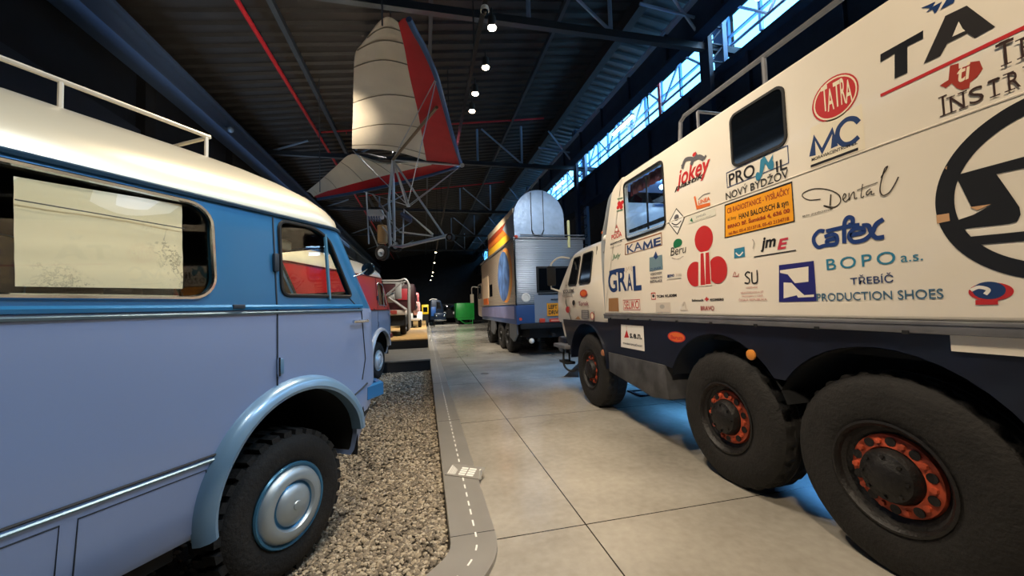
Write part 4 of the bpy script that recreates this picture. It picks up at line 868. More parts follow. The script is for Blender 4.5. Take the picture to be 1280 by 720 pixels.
        q = MB(); q.lathe([(.262, -.02), (.27, .0), (.262, .012), (.25, .01), (.24, -.002)], mtx, capm[0], 40, caps=False); q.build('rim', wh)
        q = MB(); q.lathe([(.24, -.002), (.225, .028), (.19, .045), (.16, .04), (.148, .022)], mtx, capm[1], 40, caps=False); q.lathe([(.148, .022), (.14, .014), (.13, .022)], mtx, capm[0], 40, caps=False)
        q.lathe([(.13, .022), (.12, .036), (.07, .052), (.03, .056), (.026, .062), (.001, .064)], mtx, capm[1], 40, caps=False); q.build('hubcap', wh)
    # underbody, seats, wheel
    q = MB(); q.box(tuple(L(-1.8, N0-.85, .40)), tuple(L(1.4, N0+.85, .56)), M_dark); q.box(tuple(L(1.35, N0-.5, .40)), tuple(L(2.7, N0+.5, .56)), M_dark); q.tube([L(2.02, N0-.9, .415), L(2.02, N0+.9, .415)], .05, M_dark, 8); q.tube([L(-.68, N0-.9, .415), L(-.68, N0+.9, .415)], .05, M_dark, 8); q.build('underbody', root)
    seat_m = mat('seat_leather', '#2b221c', .6)
    if name == 'blue_van':
        for s_ in (-1, 1):
            q = MB(); c = L(1.7, N0+s_*.42, 1.15); q.box((c.x-.25, c.y-.25, c.z-.1), (c.x+.25, c.y+.25, c.z+.04), seat_m, .04); q.box((c.x-.28, c.y-.25, c.z), (c.x-.18, c.y+.25, c.z+.5), seat_m, .04); q.build('seat', root)
        q = MB(); q.lathe([(.2, -.012), (.212, 0), (.2, .012), (.188, 0), (.2, -.012)], Matrix.Translation(L(2.35, N0-.42, 1.62)) @ Matrix.Rotation(math.radians(-35), 4, 'Y'), M_black, 24, caps=False); q.tube([L(2.35, N0-.42, 1.62), L(2.6, N0-.42, 1.3)], .02, M_black, 6); q.build('steering_wheel', root)
        q = MB(); q.tube([L(2.0, N0-.78, 2.26), L(2.04, N0-.78, 2.2)], .03, mat('visor_grey', '#8c8778', .7), 8); q.box(tuple(L(1.98, N0-.86, 2.16)), tuple(L(2.14, N0-.5, 2.24)), MATS['visor_grey'], .02); q.build('sun_visor', root)
    if roof_rail:
        rm = mat('roof_rail_cream', '#cfc6b4', .4, .2); q = MB(); nR = NB+.46
        e = along(262, 171, nR); s0 = along(0, 73, nR); m_ = along(76, 104, nR)
        zt_ = (e[1]+s0[1])/2
        q.tube([L(-1.2, nR, zt_), L(e[0], nR, zt_)], .014, rm, 8); q.tube([L(e[0], nR, zt_), L(e[0], nR+1.0, zt_)], .012, rm, 8); q.tube([L(-1.2, nR+1.1, zt_), L(e[0], nR+1.1, zt_)], .014, rm, 8)
        for a in (e[0]-.02, m_[0], m_[0]-.8, m_[0]-1.5):
            for dn in (0, 1.1): q.tube([L(a, nR+dn, zt_), L(a, nR+dn, ZT+.36)], .012, rm, 8)
        q.build('roof_rail', root)
    return root, L, side
# blue van paint: silvery lower body, blue window band, cream roof (heights above the van's own ground)
P1 = zbands('blue_van_paint', [(0, '#8498c0'), (1.715-GZ, '#2a6c9c'), (2.365-GZ, '#d8cdb3')], rough=.33, metal=.3, coat=.3)
win_main = rrect(-.35, 1.49, 1.80, 2.325, .12)
win_door = round_poly([(1.915, 1.825), (2.55, 1.825), (2.345, 2.27), (2.22, 2.335), (1.915, 2.335)], [.06, .04, .10, .2, .07], 5)
cap1 = (mat('cap_blue', '#3f7598', .3, .5), mat('cap_silver', '#a9b8c2', .42, .7))
root1 = VDIR*A0+VNOR*N0+Vector((0, 0, GZ))
van, VL, vside = make_van('blue_van', 'two-tone blue and silver van with cream roof on the gravel in the left foreground', root1, P1, 2.365, [win_main, win_door, rrect(-1.6, -.55, 1.80, 2.325, .12)], True, None, 'vintage vans on the gravel bed', mat('arch_blue', '#6c8fae', .3, .3, coat=.4), mat('trim_steel_blue', '#6f8797', .38, .8), cap1)
P2 = zbands('red_van_paint', [(0, '#8b9cb8'), (1.715-GZ, '#c4141c'), (2.58-GZ, '#e6dfcc')], rough=.3, metal=.1, coat=.5)
VA2 = YAW+math.radians(3.0); root2 = Vector((-1.19, 10.62, GZ))-Matrix.Rotation(PI/2-VA2, 3, 'Z') @ Vector((1.52, -.975, 0))
win_door2 = round_poly([(1.95, 1.85), (2.50, 1.85), (2.30, 2.42), (1.95, 2.46)], [.06, .04, .10, .1], 5)
van2, _, s2 = make_van('red_van', 'red and grey-blue van with cream roof, second along the gravel bed behind the blue van', root2, P2, 2.58, [win_door2], False, None, 'vintage vans on the gravel bed', mat('arch_pale', '#b9bec6', .35, .2), mat('trim_plain', '#8d8f92', .3, .8), (mat('cap_pale', '#c6c9cb', .35, .3), mat('cap_pale2', '#d8dadb', .3, .4)), VA2)
# small round door mirror of the blue van
q = MB(); c = VL(2.75, NB, 2.07); q.lathe([(.001, -.012), (.05, -.012), (.058, 0), (.05, .008), (.001, .010)], Matrix.Translation(c) @ Matrix.Rotation(-PI/2, 4, 'Y') @ Matrix.Rotation(.35, 4, 'X'), mat('mirror_back', '#33424e', .15, .8), 20); q.tube([c, VL(2.68, NB+.03, 2.02), VL(2.58, NB+.05, 1.98)], .008, M_chrome, 6); q.build('round_mirror', van)
# map sheet hung inside the blue van's window
mp = bpy.data.materials.new('map_paper'); mp.use_nodes = True; nt = mp.node_tree; bs = nt.nodes['Principled BSDF']; tc = nt.nodes.new('ShaderNodeTexCoord')
n1 = nt.nodes.new('ShaderNodeTexNoise'); n1.inputs['Scale'].default_value = 5; n1.inputs['Detail'].default_value = 9; n1.inputs['Roughness'].default_value = .75
n2 = nt.nodes.new('ShaderNodeTexNoise'); n2.inputs['Scale'].default_value = 3; nt.links.new(tc.outputs['Object'], n1.inputs['Vector']); nt.links.new(tc.outputs['Object'], n2.inputs['Vector'])
r1 = nt.nodes.new('ShaderNodeValToRGB'); r1.color_ramp.elements[0].position = .485; r1.color_ramp.elements[0].color = (0, 0, 0, 1); r1.color_ramp.elements[1].position = .5; r1.color_ramp.elements[1].color = (1, 1, 1, 1); e = r1.color_ramp.elements.new(.515); e.color = (0, 0, 0, 1)
r2 = nt.nodes.new('ShaderNodeValToRGB'); r2.color_ramp.elements[0].position = .5; r2.color_ramp.elements[1].position = .62; nt.links.new(n1.outputs['Fac'], r1.inputs[0]); nt.links.new(n2.outputs['Fac'], r2.inputs[0])
mm = nt.nodes.new('ShaderNodeMath'); mm.operation = 'MULTIPLY'; nt.links.new(r1.outputs[0], mm.inputs[0]); nt.links.new(r2.outputs[0], mm.inputs[1])
mx = nt.nodes.new('ShaderNodeMix'); mx.data_type = 'RGBA'; mx.inputs[6].default_value = lin('#fbf5e2'); mx.inputs[7].default_value = lin('#7a7466'); nt.links.new(mm.outputs[0], mx.inputs[0]); nt.links.new(mx.outputs[2], bs.inputs['Base Color']); bs.inputs['Roughness'].default_value = .8
MN = NB+.055
def V3(a, n, z): return VDIR*a+VNOR*n+Vector((0, 0, z))
tl, tr_, br_, bl = along(17, 220, MN), along(228, 256, MN), along(229, 361, MN), along(19, 358, MN)
rows = []
for i in range(17):
    t = i/16; row = []
    for j_ in range(33):
        s_ = j_/32; a = (tl[0]*(1-s_)+tr_[0]*s_)*(1-t)+(bl[0]*(1-s_)+br_[0]*s_)*t; z = (tl[1]*(1-s_)+tr_[1]*s_)*(1-t)+(bl[1]*(1-s_)+br_[1]*s_)*t
        wv = .004*math.sin(7*s_+3*t)+.006*(abs((t*4) % 1-.5)-.25)+.01*max(0, s_-.85)*max(0, t-.8)*20
        row.append(V3(a, MN+wv, z))
    rows.append(row)
q = MB(); q.grid(rows, mp); mo = q.build('paper_map', None, 'creased cream paper map hung inside the window of the blue van', 'map', off=V3((tl[0]+br_[0])/2, MN, bl[1]))
q = MB(); q.tube([V3(tl[0], MN-.016, along(17, 250, MN)[1]), V3(tr_[0], MN-.016, along(228, 286, MN)[1])], .003, mat('string_grey', '#55514a', .7), 5); OFF[mo.name]=Vector(mo.location); q.build("string", mo)

# ================================================================== HANG-GLIDER TRIKE
trike = thing('powered_hang_glider', 'powered hang glider with white and red wing hanging from the roof', 'hang glider', tuple(atD(493, 300, 9.6)))
M_sail = mat('sail_white', '#ddd6c6', .75, 0, 2.5, .06, .6, 4); M_sailr = mat('sail_red', '#b3161f', .65, 0, 3, .1, .15, 6); M_sailb = mat('sail_blue', '#2b4c78', .5); M_alu = mat('aluminium_tube', '#b4bcc4', .35, .7)
near = [((511, 24), (498, 29), (470, 32), 5.65), ((520, 42), (502, 45), (452, 56), 5.63), ((530, 60), (506, 62), (444, 68), 5.6), ((545, 95), (512, 95), (442, 98), 5.5), ((557, 138), (522, 138), (441, 145), 5.45), ((567, 175), (528, 172), (440, 170), 5.38), ((577, 207), (533, 201), (440, 186), 5.3)]
far = [((577, 207), (540, 206), (500, 205), 5.3, 5.35), ((535, 219.5), (512, 212), (470, 203), 5.3, 5.6), ((490, 231), (475, 221), (440, 193), 5.28, 5.9), ((450, 239.5), (440, 230), (418, 210), 5.25, 5.9), ((415, 246), (410, 239), (398, 228), 5.22, 5.8), ((397, 249), (392, 246), (383, 240), 5.2, 5.6)]
def sail(rows, nm, split, up_):
    white, red = [], []; le = []
    for r_ in rows:
        zl = r_[3]; zt_ = r_[4] if len(r_) > 4 else zl+.1
        a = atZ(*r_[0], zl); c = atZ(*r_[2], zt_); bb = atZ(*r_[1], zl+(zt_-zl)*.3+.03)
        le.append(a); red.append([a.lerp(bb, k/4)+Vector((0, 0, .03*math.sin(PI*k/4))) for k in range(5)])
        white.append([bb.lerp(c, k/10)+Vector((0, 0, up_*math.sin(PI*k/10))) for k in range(11)])
    def dens(rows_):
        cols = [smooth_pts([r[j] for r in rows_], 5) for j in range(len(rows_[0]))]; return [[cols[j][i] for j in range(len(cols))] for i in range(len(cols[0]))]
    for rows_, m_, n_ in ((white, M_sail, 'sail'), (red, M_sailr, 'leading_edge_band')):
        R1 = dens(rows_); q = MB(); q.grid(R1, m_); q.grid([[p+Vector((0, 0, .012)) for p in r] for r in R1], m_); q.build(n_, trike, 'red band of the sail' if n_ != 'sail' else None)
    q = MB(); q.tube(smooth_pts(le, 6), .045, M_sailb, 8); q.build('leading_edge_tube', trike, 'blue leading edge')
    q = MB(); W = dens(white)
    for i in range(3, len(W)-2, 5): q.tube([p+Vector((0, 0, -.012)) for p in W[i]], .008, mat('batten_seam', '#8e887b', .8), 4)
    q.build('batten', trike, kind='stuff'); return le
sail(near, 'near', 0, .10); sail(far, 'far', 0, .05)
D9 = 9.6
hang = atZ(491, 200, 5.28); ax_r = Vector((math.cos(-YAW), math.sin(-YAW), 0)); ax_d = Vector((math.sin(YAW), math.cos(YAW), 0))
nose = atZ(577, 207, 5.3)
T = lambda u, v, dd=0.0: atD(u, v, hang_d+dd)
hang_d = (hang-EY).dot(Vector(CM @ Vector((0, 0, -1))))
q = MB(); q.tube([nose, hang], .022, M_alu, 8); q.tube([hang, atZ(441, 189, 5.6)], .03, M_dark, 8); q.build('keel_tube', trike)
q = MB(); q.tube([atZ(546, 134, 5.42), hang], .032, mat('cross_tube_bronze', '#7b6a55', .4, .5), 8); q.build('cross_tube', trike)
q = MB(); q.tube([hang, T(493, 301)], .035, M_alu, 8); q.tube([hang, T(486, 252), T(488, 275)], .03, M_alu, 8); q.build('mast', trike)
q = MB(); q.tube([hang, T(556, 296, -.3)], .025, M_alu, 8); q.build('front_strut', trike)
q = MB(); q.tube([T(485, 265), T(488, 307), T(503, 308), T(562, 294, -.4)], .042, M_alu, 8); q.tube([T(503, 308), T(505, 262, .1), T(541, 293, -.2)], .025, M_alu, 8); q.tube([T(500, 290), T(541, 295, -.2)], .02, M_alu, 6); q.build('base_frame', trike)
q = MB(); q.tube([hang, T(509, 258, -.9)], .018, M_alu, 6); q.tube([hang, T(512, 258, .9)], .018, M_alu, 6); q.tube([T(509, 258, -.9), T(512, 258, .9)], .018, M_alu, 6); q.build('control_bar', trike)
q = MB()
for a, b in ((nose, T(509, 258, -.9)), (nose, T(512, 258, .9)), (atZ(546, 96, 5.5), T(509, 258, -.9)), (atZ(450, 238, 5.3), T(512, 258, .9)), (atZ(441, 188, 5.6), T(511, 258)), (hang+Vector((0, 0, .0)), atZ(546, 96, 5.5))): q.tube([a, b], .010, M_alu, 5)
q.build('rigging_wire', trike)
q = MB(); q.tube([nose, atD(578, 206.5, hang_d-.2)], .05, M_alu, 8); q.build('nose_plate', trike)
q = MB(); q.tube([T(466, 243, .4), T(485, 268)], .02, M_alu, 6); q.tube([T(458, 240, .4), T(461, 305, .4)], .018, M_alu, 6); q.tube([T(462, 283, .4), T(474, 312, .1)], .018, M_alu, 6); q.tube([T(474, 262, .2), T(500, 290)], .018, M_alu, 6); q.tube([T(478, 283), T(495, 305)], .018, M_alu, 6); q.build('engine_frame', trike)
c = T(470, 268, .3); q = MB(); q.box((-.18, -.15, -.10), (.18, .15, .10), mat('engine_white', '#aebccb', .4, .3), .04, Matrix.Translation(c)); q.box((-.12, -.1, .1), (.12, .1, .16), M_dark, .02, Matrix.Translation(c))
for i in range(5): q.box((-.16+.06*i, -.17, -.14), (-.14+.06*i, .17, -.08), mat('engine_blue', '#3f5d8a', .5), 0, Matrix.Translation(c))
q.build('engine', trike)
c = T(478, 293, .2); q = MB(); q.lathe([(.10, -.22), (.12, -.2), (.12, .2), (.10, .22)], Matrix.Translation(c), mat('tank_tan', '#a4855a', .5), 20); q.build('fuel_tank', trike)
c = T(508, 272, .1); q = MB(); q.box((-.14, -.2, -.04), (.14, .2, .04), mat('trike_seat_blue', '#26385c', .7), .03, Matrix.Translation(c) @ Matrix.Rotation(.5, 4, 'Y')); q.build('seat', trike)
for u, v, dd, r in ((478, 316, -.4, .18), (496, 307, .7, .18), (563, 297, -.4, .10)):
    mtx = Matrix.Translation(T(u, v, dd)) @ Matrix.Rotation(-YAW-.35, 4, 'Z') @ Matrix.Rotation(PI/2, 4, 'X'); q = MB()
    q.lathe([(r*.5, -.05), (r*.85, -.06), (r, -.03), (r, .03), (r*.85, .06), (r*.5, .05)], mtx, M_tyre, 24, caps=False); wh = q.build('wheel', trike); q = MB(); q.lathe([(r*.5, -.05), (r*.2, -.03), (.02, -.06), (.02, .06), (r*.2, .03), (r*.5, .05)], mtx, M_alu, 16, caps=False); q.build('rim', wh)
q = MB(); q.tube([T(478, 316, -.4), T(488, 307), T(496, 307, .7)], .02, M_alu, 6); q.tube([T(556, 296, -.4), T(563, 299, -.4)], .02, M_alu, 6); q.build('axle', trike)
p = atZ(490, 100, 5.6); 
q = MB(); p = atZ(478, 32, 5.7); q.tube([p, (p.x, p.y, zr(p.x))], .012, M_truss, 5); q.tube([hang, (hang.x, hang.y, zr(hang.x))], .012, M_truss, 5); p = atZ(400, 240, 5.3); q.tube([p, (p.x, p.y, zr(p.x))], .012, M_truss, 5); q.build('hanging_cable', trike)

# ================================================================== FAR EXPEDITION LORRY (orange and silver)
GX0, GX1, GY0, GY1 = 3.0, 5.5, 12.5, 20.3
far_l = thing('camper_lorry', 'silver expedition lorry with orange stripes and raised silver tent, farther down the right', 'lorry', ((GX0+GX1)/2, 16, 0))
def corrug(name, h):
    m = mat(name, h, .35, .55); nt = m.node_tree; b = nt.nodes['Principled BSDF']; tc = nt.nodes.new('ShaderNodeTexCoord'); wv = nt.nodes.new('ShaderNodeTexWave'); wv.bands_direction = 'Z'; wv.inputs['Scale'].default_value = 5
    nt.links.new(tc.outputs['Object'], wv.inputs['Vector']); bp = nt.nodes.new('ShaderNodeBump'); bp.inputs['Strength'].default_value = .6; bp.inputs['Distance'].default_value = .02; nt.links.new(wv.outputs['Fac'], bp.inputs['Height']); nt.links.new(bp.outputs['Normal'], b.inputs['Normal']); return m
M_sil = corrug('ribbed_silver', '#9ba0a6'); M_silw = corrug('ribbed_silver_warm', '#b0a596'); M_blu = mat('camper_blue', '#2d4f86', .4, .1, coat=.3); M_lav = mat('camper_lavender', '#75789f', .45, .1, 2, .15)
q = MB(); q.box((GX0, GY0, 1.75), (GX1, GY1, 4.0), M_sil, .06); q.build('box_body', far_l)
q = MB(); q.box((GX0-.02, GY0-.02, 1.1), (GX1+.02, GY1, 1.75), M_blu, .03); q.build('lower_body', far_l)
q = MB(); q.box((GX0-.03, GY0+.25, 1.28), (GX0-.015, GY1, 1.72), M_lav); q.build('side_stripe', far_l, 'lavender stripe along the lower side')
q = MB(); q.box((GX0-.01, GY0+.1, 1.78), (GX0+.0, GY1-.1, 3.92), M_silw); q.build('side_panel', far_l)
q = MB(); q.tube([(GX0-.01, GY0-.01, 1.75), (GX0-.01, GY0-.01, 4.0)], .03, M_chrome, 6); q.box((GX0-.06, GY0-.02, 3.98), (GX1+.05, GY1, 4.06), M_rail, .02); q.build('corner_trim', far_l)
# round emblem on the side
em = MB(); ec = (GX0-.014, 14.55, 2.85)
def disc(mb, c, ry, rz, x, m, n=40): mb.add([(x, c[1]+ry*math.cos(2*PI*i/n), c[2]+rz*math.sin(2*PI*i/n)) for i in range(n)], [tuple(range(n))], m)
disc(em, (0, 14.05, 2.88), 1.12, 1.02, GX0-.013, mat('emblem_orange', '#e08a3a', .5)); disc(em, (0, 14.05, 2.88), .98, .93, GX0-.016, mat('emblem_pale', '#d8a35c', .5)); disc(em, (0, 14.45, 2.88), 1.10, .95, GX0-.019, mat('emblem_globe', '#46679c', .5, 0, 2.5, .6))
em.build('globe_emblem', far_l, 'blue globe ringed in orange on the side')
q = MB(); q.box((GX0-.02, 17.0, 2.2), (GX0, 17.7, 2.75), M_dglass, .0); q.build('side_window', far_l)
q = MB(); q.box((GX0-.03, 18.2, 1.85), (GX0-.0, 19.6, 2.15), mat('camper_orange', '#e2702a', .5)); q.box((GX0-.03, 18.0, 2.15), (GX0, 19.8, 3.2), mat('camper_cream', '#e3cfb4', .5)); q.build('side_graphic', far_l)
# raised roof: stripes on its flank
M_st = [mat('stripe_yellow', '#e8b430', .5), mat('stripe_orange', '#d9742a', .5), mat('stripe_rust', '#9c3f22', .5), mat('stripe_cream', '#dccdb2', .5)]
q = MB(); za = [4.06, 4.40, 4.66, 4.86, 5.1]
for i in range(4): q.prism([(GX0+.02, y, z) for y, z in ((GY0+.25, za[i]), (18.0, za[i]+.0), (18.0, za[i+1]+.05), (GY0+.25, za[i+1]))], (.05, 0, 0), M_st[i])
q.box((GX0+.07, GY0+.3, 4.06), (4.8, 18.0, 5.05), M_st[3]); q.build('raised_roof', far_l, 'yellow, orange and rust striped raised roof')
M_tent = mat('silver_tent', '#9fb2c8', .4, .25, 4, .12, .6, 7)
tent = MB(); prof = []
for i in range(21):
    a = PI*i/20; prof.append((GX0+.9-.9*math.cos(a)*1.0, 4.72+.98*math.sin(a)))
prof = [(GX0+.02, 4.06)]+prof+[(GX0+1.8, 4.06)]
rows = []
for t, dz, dx in ((0, 0, 0), (.5, .02, 0), (2, .0, .02), (5.2, -.45, .06)): rows.append([(x+(dx if x < GX0+.9 else -dx), GY0+.02+t, 4.06+(z-4.06)*(1+dz/1.6)) for x, z in prof])
tent.grid(rows, M_tent); tent.add(rows[0], [tuple(range(len(prof)))], M_tent); tent.build('tent', far_l)
q = MB()
for xx in (GX0+.62, GX0+1.05): q.tube([(xx, GY0, 5.6 if xx < GX0+.8 else 5.66), (xx, GY0-.012, 4.3)], .014, M_gasket, 5)
q.tube(smooth_pts([(GX0+.62, GY0-.012, 4.3), (GX0+.7, GY0-.012, 4.14), (GX0+.95, GY0-.012, 4.14), (GX0+1.05, GY0-.012, 4.3)]), .02, M_gasket, 5); q.build('tent_zip', far_l)
q = MB(); q.tube([(GX0+1.95, GY0, 3.7), (GX0+1.95, GY0, 4.65)], .05, mat('pole_yellow', '#cfc98e', .5), 8); q.tube([(GX0+.2, GY0-.05, 4.12), (GX1, GY0-.05, 4.12)], .02, M_rail, 6); q.build('tent_pole', far_l)
# rear face
q = MB(); q.box((3.72, GY0-.03, 2.15), (5.2, GY0, 3.05), M_dark, .02); q.box((3.80, GY0-.04, 2.22), (5.12, GY0-.028, 2.98), M_dglass); q.build('rear_window', far_l)
q = MB(); q.box((3.75, GY0-.05, 2.08), (5.2, GY0, 2.12), M_chrome); q.box((4.2, GY0-.06, 1.90), (5.1, GY0-.02, 1.93), M_chrome); q.build('rear_trim', far_l)
q = MB(); q.box((3.62, GY0-.03, 1.15), (5.48, GY0-.0, 2.1), mat('rear_grey', '#8b95a3', .5, .2)); q.build('rear_door', far_l)
q = MB(); q.box((4.05, GY0-.06, 1.35), (4.95, GY0-.035, 1.78), YEL); pl = q.build('rear_notice', far_l, 'yellow notice plate on the back')
class DecalY(MB):
    def text(s, st, x0, x1, z0, z1, y, m, bold=0):
        vs, fs = text_mesh(st, bold); return s.add([(x0+(x1-x0)*a, y, z0+(z1-z0)*b) for a, b in vs], fs, m)
q = DecalY(); q.text('LEFT HAND', 4.10, 4.9, 1.59, 1.73, GY0-.062, K, .03); q.text('DRIVE W', 4.10, 4.72, 1.40, 1.54, GY0-.062, K, .03); q.build('notice_lettering', pl)
q = MB(); q.lathe([(.14, 0), (.155, .03), (.11, .04), (.09, .02), (.001, .02)], Matrix.Translation((3.33, GY0, 2.0)) @ Matrix.Rotation(PI/2, 4, 'X'), M_white, 20); q.build('filler_cap', far_l)
q = MB(); q.box((3.1, GY0-.1, .95), (5.4, GY0+.05, 1.13), M_dark, .02); lb = q.build('rear_bumper', far_l); M_tail = mat('tail_light', '#c8452e', .3)
q = MB(); q.box((3.75, GY0-.13, 1.14), (3.95, GY0-.06, 1.28), M_tail, .02); q.build('tail_light', far_l); q = MB(); q.box((4.1, GY0-.13, 1.14), (4.75, GY0-.06, 1.26), M_tail, .02); q.box((4.15, GY0-.135, 1.18), (4.7, GY0-.13, 1.22), mat('light_strip', '#f0a486', .3)); q.build('tail_light', far_l); q = MB(); q.lathe([(.05, 0), (.05, .03), (.001, .03)], Matrix.Translation((3.12, GY0-.02, 1.28)) @ Matrix.Rotation(PI/2, 4, 'X'), M_tail, 14); q.build('tail_light', far_l); q = MB(); q.ball((3.06, GY0+.0, 4.06), .07, M_tail, 2); q.build('tail_light', far_l)
q = MB(); q.ball((3.45, GY0-.12, .55), .09, M_white, 2); q.tube([(3.45, GY0-.1, .55), (3.45, GY0+.4, .6)], .04, M_dark, 6); q.tube([(4.25, GY0-.1, .7), (4.25, GY0+.4, .75)], .06, M_dark, 8); q.build('tow_fitting', far_l)
q = MB(); q.box((3.5, GY0+.3, .6), (5.0, 21, 1.1), M_dark); q.build('chassis', far_l)
P = mat('mudflap_grey', '#63666a', .5, .3)
for y0, y1 in ((12.6, 13.7), (16.6, 17.7)): q = MB(); q.prism([(GX0-.0, y, z) for y, z in ((y0, .75), (y0+.5, .5), (y1, .62), (y1, 1.12), (y0, 1.12))], (.06, 0, 0), P); q.build('side_flap', far_l)
for y in (14.3, 15.7, 18.6): truck_wheel(y, 3.06, 1, far_l, .60, mat('rim_silver', '#8f8d8a', .4, .5), .36); truck_wheel(y, 5.44, -1, far_l, .60, MATS['rim_silver'], .36)
q = MB(); q.box((GX0+.02, 20.4, 1.2), (GX1-.02, 22.2, 3.1), M_silw, .15); q.box((GX0, 20.7, 2.2), (GX0+.03, 21.8, 2.95), M_dglass, .02); q.build('cab', far_l)
q = MB(); q.tube(smooth_pts([(GX0, 22.0, 2.9), (GX0-.3, 22.1, 2.9), (GX0-.32, 22.1, 2.5)]), .02, M_white, 6); q.box((GX0-.42, 22.05, 2.0), (GX0-.22, 22.12, 2.5), M_white, .02); q.build('mirror', far_l)

# ================================================================== PLATFORM AND VEHICLES FARTHER DOWN THE LEFT
M_plat = mat('platform_black', '#17181a', .7); M_platt = mat('platform_grey_top', '#77746c', .5, 0, 4, .12); M_wood = mat('platform_wood', '#a9854f', .6, 0, 5, .2)
q = MB(); q.box((-6.0, 11.55, -.07), (.13, 15.0, .22), M_plat); q.box((-6.0, 11.52, .22), (.14, 15.0, .26), M_platt); q.build('low_display_platform', None, 'low black display platform with grey top at the end of the gravel', 'platform')
q = MB(); q.box((-6.0, 15.0, -.07), (.1, 38, .56), M_plat); q.box((-6.0, 14.98, .56), (.1, 40, .6), M_wood); q.build('wooden_display_platform', None, 'higher display platform with a tan wooden deck', 'platform')
def simple_wheel(parent, c, r, wd, ang=0, rm=None):
    mtx = Matrix.Translation(c) @ Matrix.Rotation(ang, 4, 'Z') @ Matrix.Rotation(PI/2, 4, 'Y'); q = MB(); q.lathe([(r*.55, -wd/2), (r*.9, -wd/2), (r, -wd*.35), (r, wd*.35), (r*.9, wd/2), (r*.55, wd/2)], mtx, M_tyre, 28, caps=False); wh = q.build('wheel', parent)
    q = MB(); q.lathe([(r*.55, -wd/2), (r*.5, -wd*.2), (r*.2, -wd*.3), (.03, -wd*.3), (.03, wd*.3), (r*.2, wd*.3), (r*.5, wd*.2), (r*.55, wd/2)], mtx, rm or M_rail, 20, caps=False); q.build('rim', wh)
PZ = .6
tw = thing('recovery_truck', 'flatbed recovery truck with pale tubular crane frame on the wooden platform', 'truck', (-1.2, 18, PZ))
M_cr = mat('crane_pale', '#918f8a', .5, .2)
def PQ(u, v, y): return atY(u, v, y)
y_ = 17.0
q = MB(); a = PQ(480, 388, y_); b = PQ(507, 392, y_); q.box((a.x-1.6, y_, b.z-.06), (b.x, y_+2.6, a.z), mat('flatbed_tan', '#a59a8c', .6), .02); q.box((a.x-.1, y_-.02, b.z+.0), (b.x-.35, y_, a.z-.01), mat('flatbed_red', '#9c3a30', .6)); q.build('flatbed', tw)
q = MB()
for dy in (0, 1.4):
    q.tube(smooth_pts([PQ(474, 351, y_)+Vector((0, dy, 0)), PQ(498, 351, y_)+Vector((0, dy, 0)), PQ(506, 349, y_)+Vector((0, dy, 0)), PQ(510.5, 356, y_)+Vector((0, dy, 0)), PQ(510.5, 375, y_)+Vector((0, dy, 0)), PQ(511.5, 412, y_)+Vector((0, dy, 0))], 5), .045, M_cr, 8)
    q.tube([PQ(482, 370, y_)+Vector((0, dy, 0)), PQ(503, 352, y_)+Vector((0, dy, 0))], .04, M_cr, 8); q.tube([PQ(486, 372, y_)+Vector((0, dy, 0)), PQ(507, 387, y_)+Vector((0, dy, 0))], .04, M_cr, 8)
q.tube([PQ(510, 358, y_), PQ(510, 358, y_)+Vector((0, 1.4, 0))], .05, M_cr, 8); q.build('crane_frame', tw)
q = MB(); c = PQ(498, 358, y_+.5); q.box((c.x-.13, c.y-.1, c.z-.55), (c.x+.13, c.y+.1, c.z+.15), M_cr, .03); c = PQ(489, 372, y_+.3); q.lathe([(.22, -.15), (.22, .15)], Matrix.Translation(c) @ Matrix.Rotation(PI/2, 4, 'Y'), M_cr, 16); q.build('winch', tw)
q = MB(); a = PQ(486, 366, 19); q.box((a.x-.8, 19.4, 1.65), (a.x+1.2, 21.6, 3.0), mat('cab_wine', '#3f1115', .5), .12); b = PQ(500, 366, 19.3); q.box((b.x-.1, 19.32, 2.2), (b.x+.35, 19.42, 2.75), mat('cab_red_panel', '#b8323a', .5), .02); q.build('cab', tw)
q = MB(); q.box((-2.2, 17.1, 1.05), (-.8, 21.4, 1.5), M_dark); q.build('chassis', tw)
for x in (-2.15, -.95):
    for y in (18.2, 21): simple_wheel(tw, (x, y, PZ+.42), .42, .25)
q = MB(); c = PQ(505, 395, 17.6); q.tube([PQ(506, 388, 17.4), PQ(504, 404, 17.4)], .08, M_white, 8); q.build('jack_leg', tw)

fe = thing('faded_red_truck', 'faded pink-red old truck with pale mudguards at the far end of the wooden platform', 'truck', (-.8, 26, PZ))
y_ = 25.0
M_pk = mat('faded_red', '#b0595a', .5, 0, 2, .35); M_pk2 = mat('faded_pink', '#c99a92', .5, 0, 2, .3)
a = PQ(513.5, 366, y_); b = PQ(525, 391, y_); zt_ = a.z; zb_ = PQ(520, 392, y_).z; x0, x1 = a.x, b.x
q = MB(); q.box((x0, y_, zb_), (x1, y_+2.2, zb_+(zt_-zb_)*.55), M_pk2, .05); q.box((x0+.02, y_+.1, zb_+(zt_-zb_)*.5), (x1-.05, y_+2, zt_), M_pk, .1); q.build('cab', fe)
q = MB(); q.box((x0+.12, y_+.02, zb_+(zt_-zb_)*.58), (x1-.16, y_+.12, zt_-.15), M_dglass, .02); q.box((x1-.06, y_+.4, zb_+(zt_-zb_)*.58), (x1-.03, y_+1.4, zt_-.15), M_dglass, .01); q.build('window', fe)
q = MB(); q.box((x0+.15, y_-.5, zb_-.1), (x1-.12, y_+.05, zb_+.75), M_pk2, .08); q.build('bonnet', fe); q = MB()
for i in range(6): q.box((x0+.24+i*.05, y_-.52, zb_+.05), (x0+.26+i*.05, y_-.495, zb_+.65), M_dark)
q.build('grille', fe)
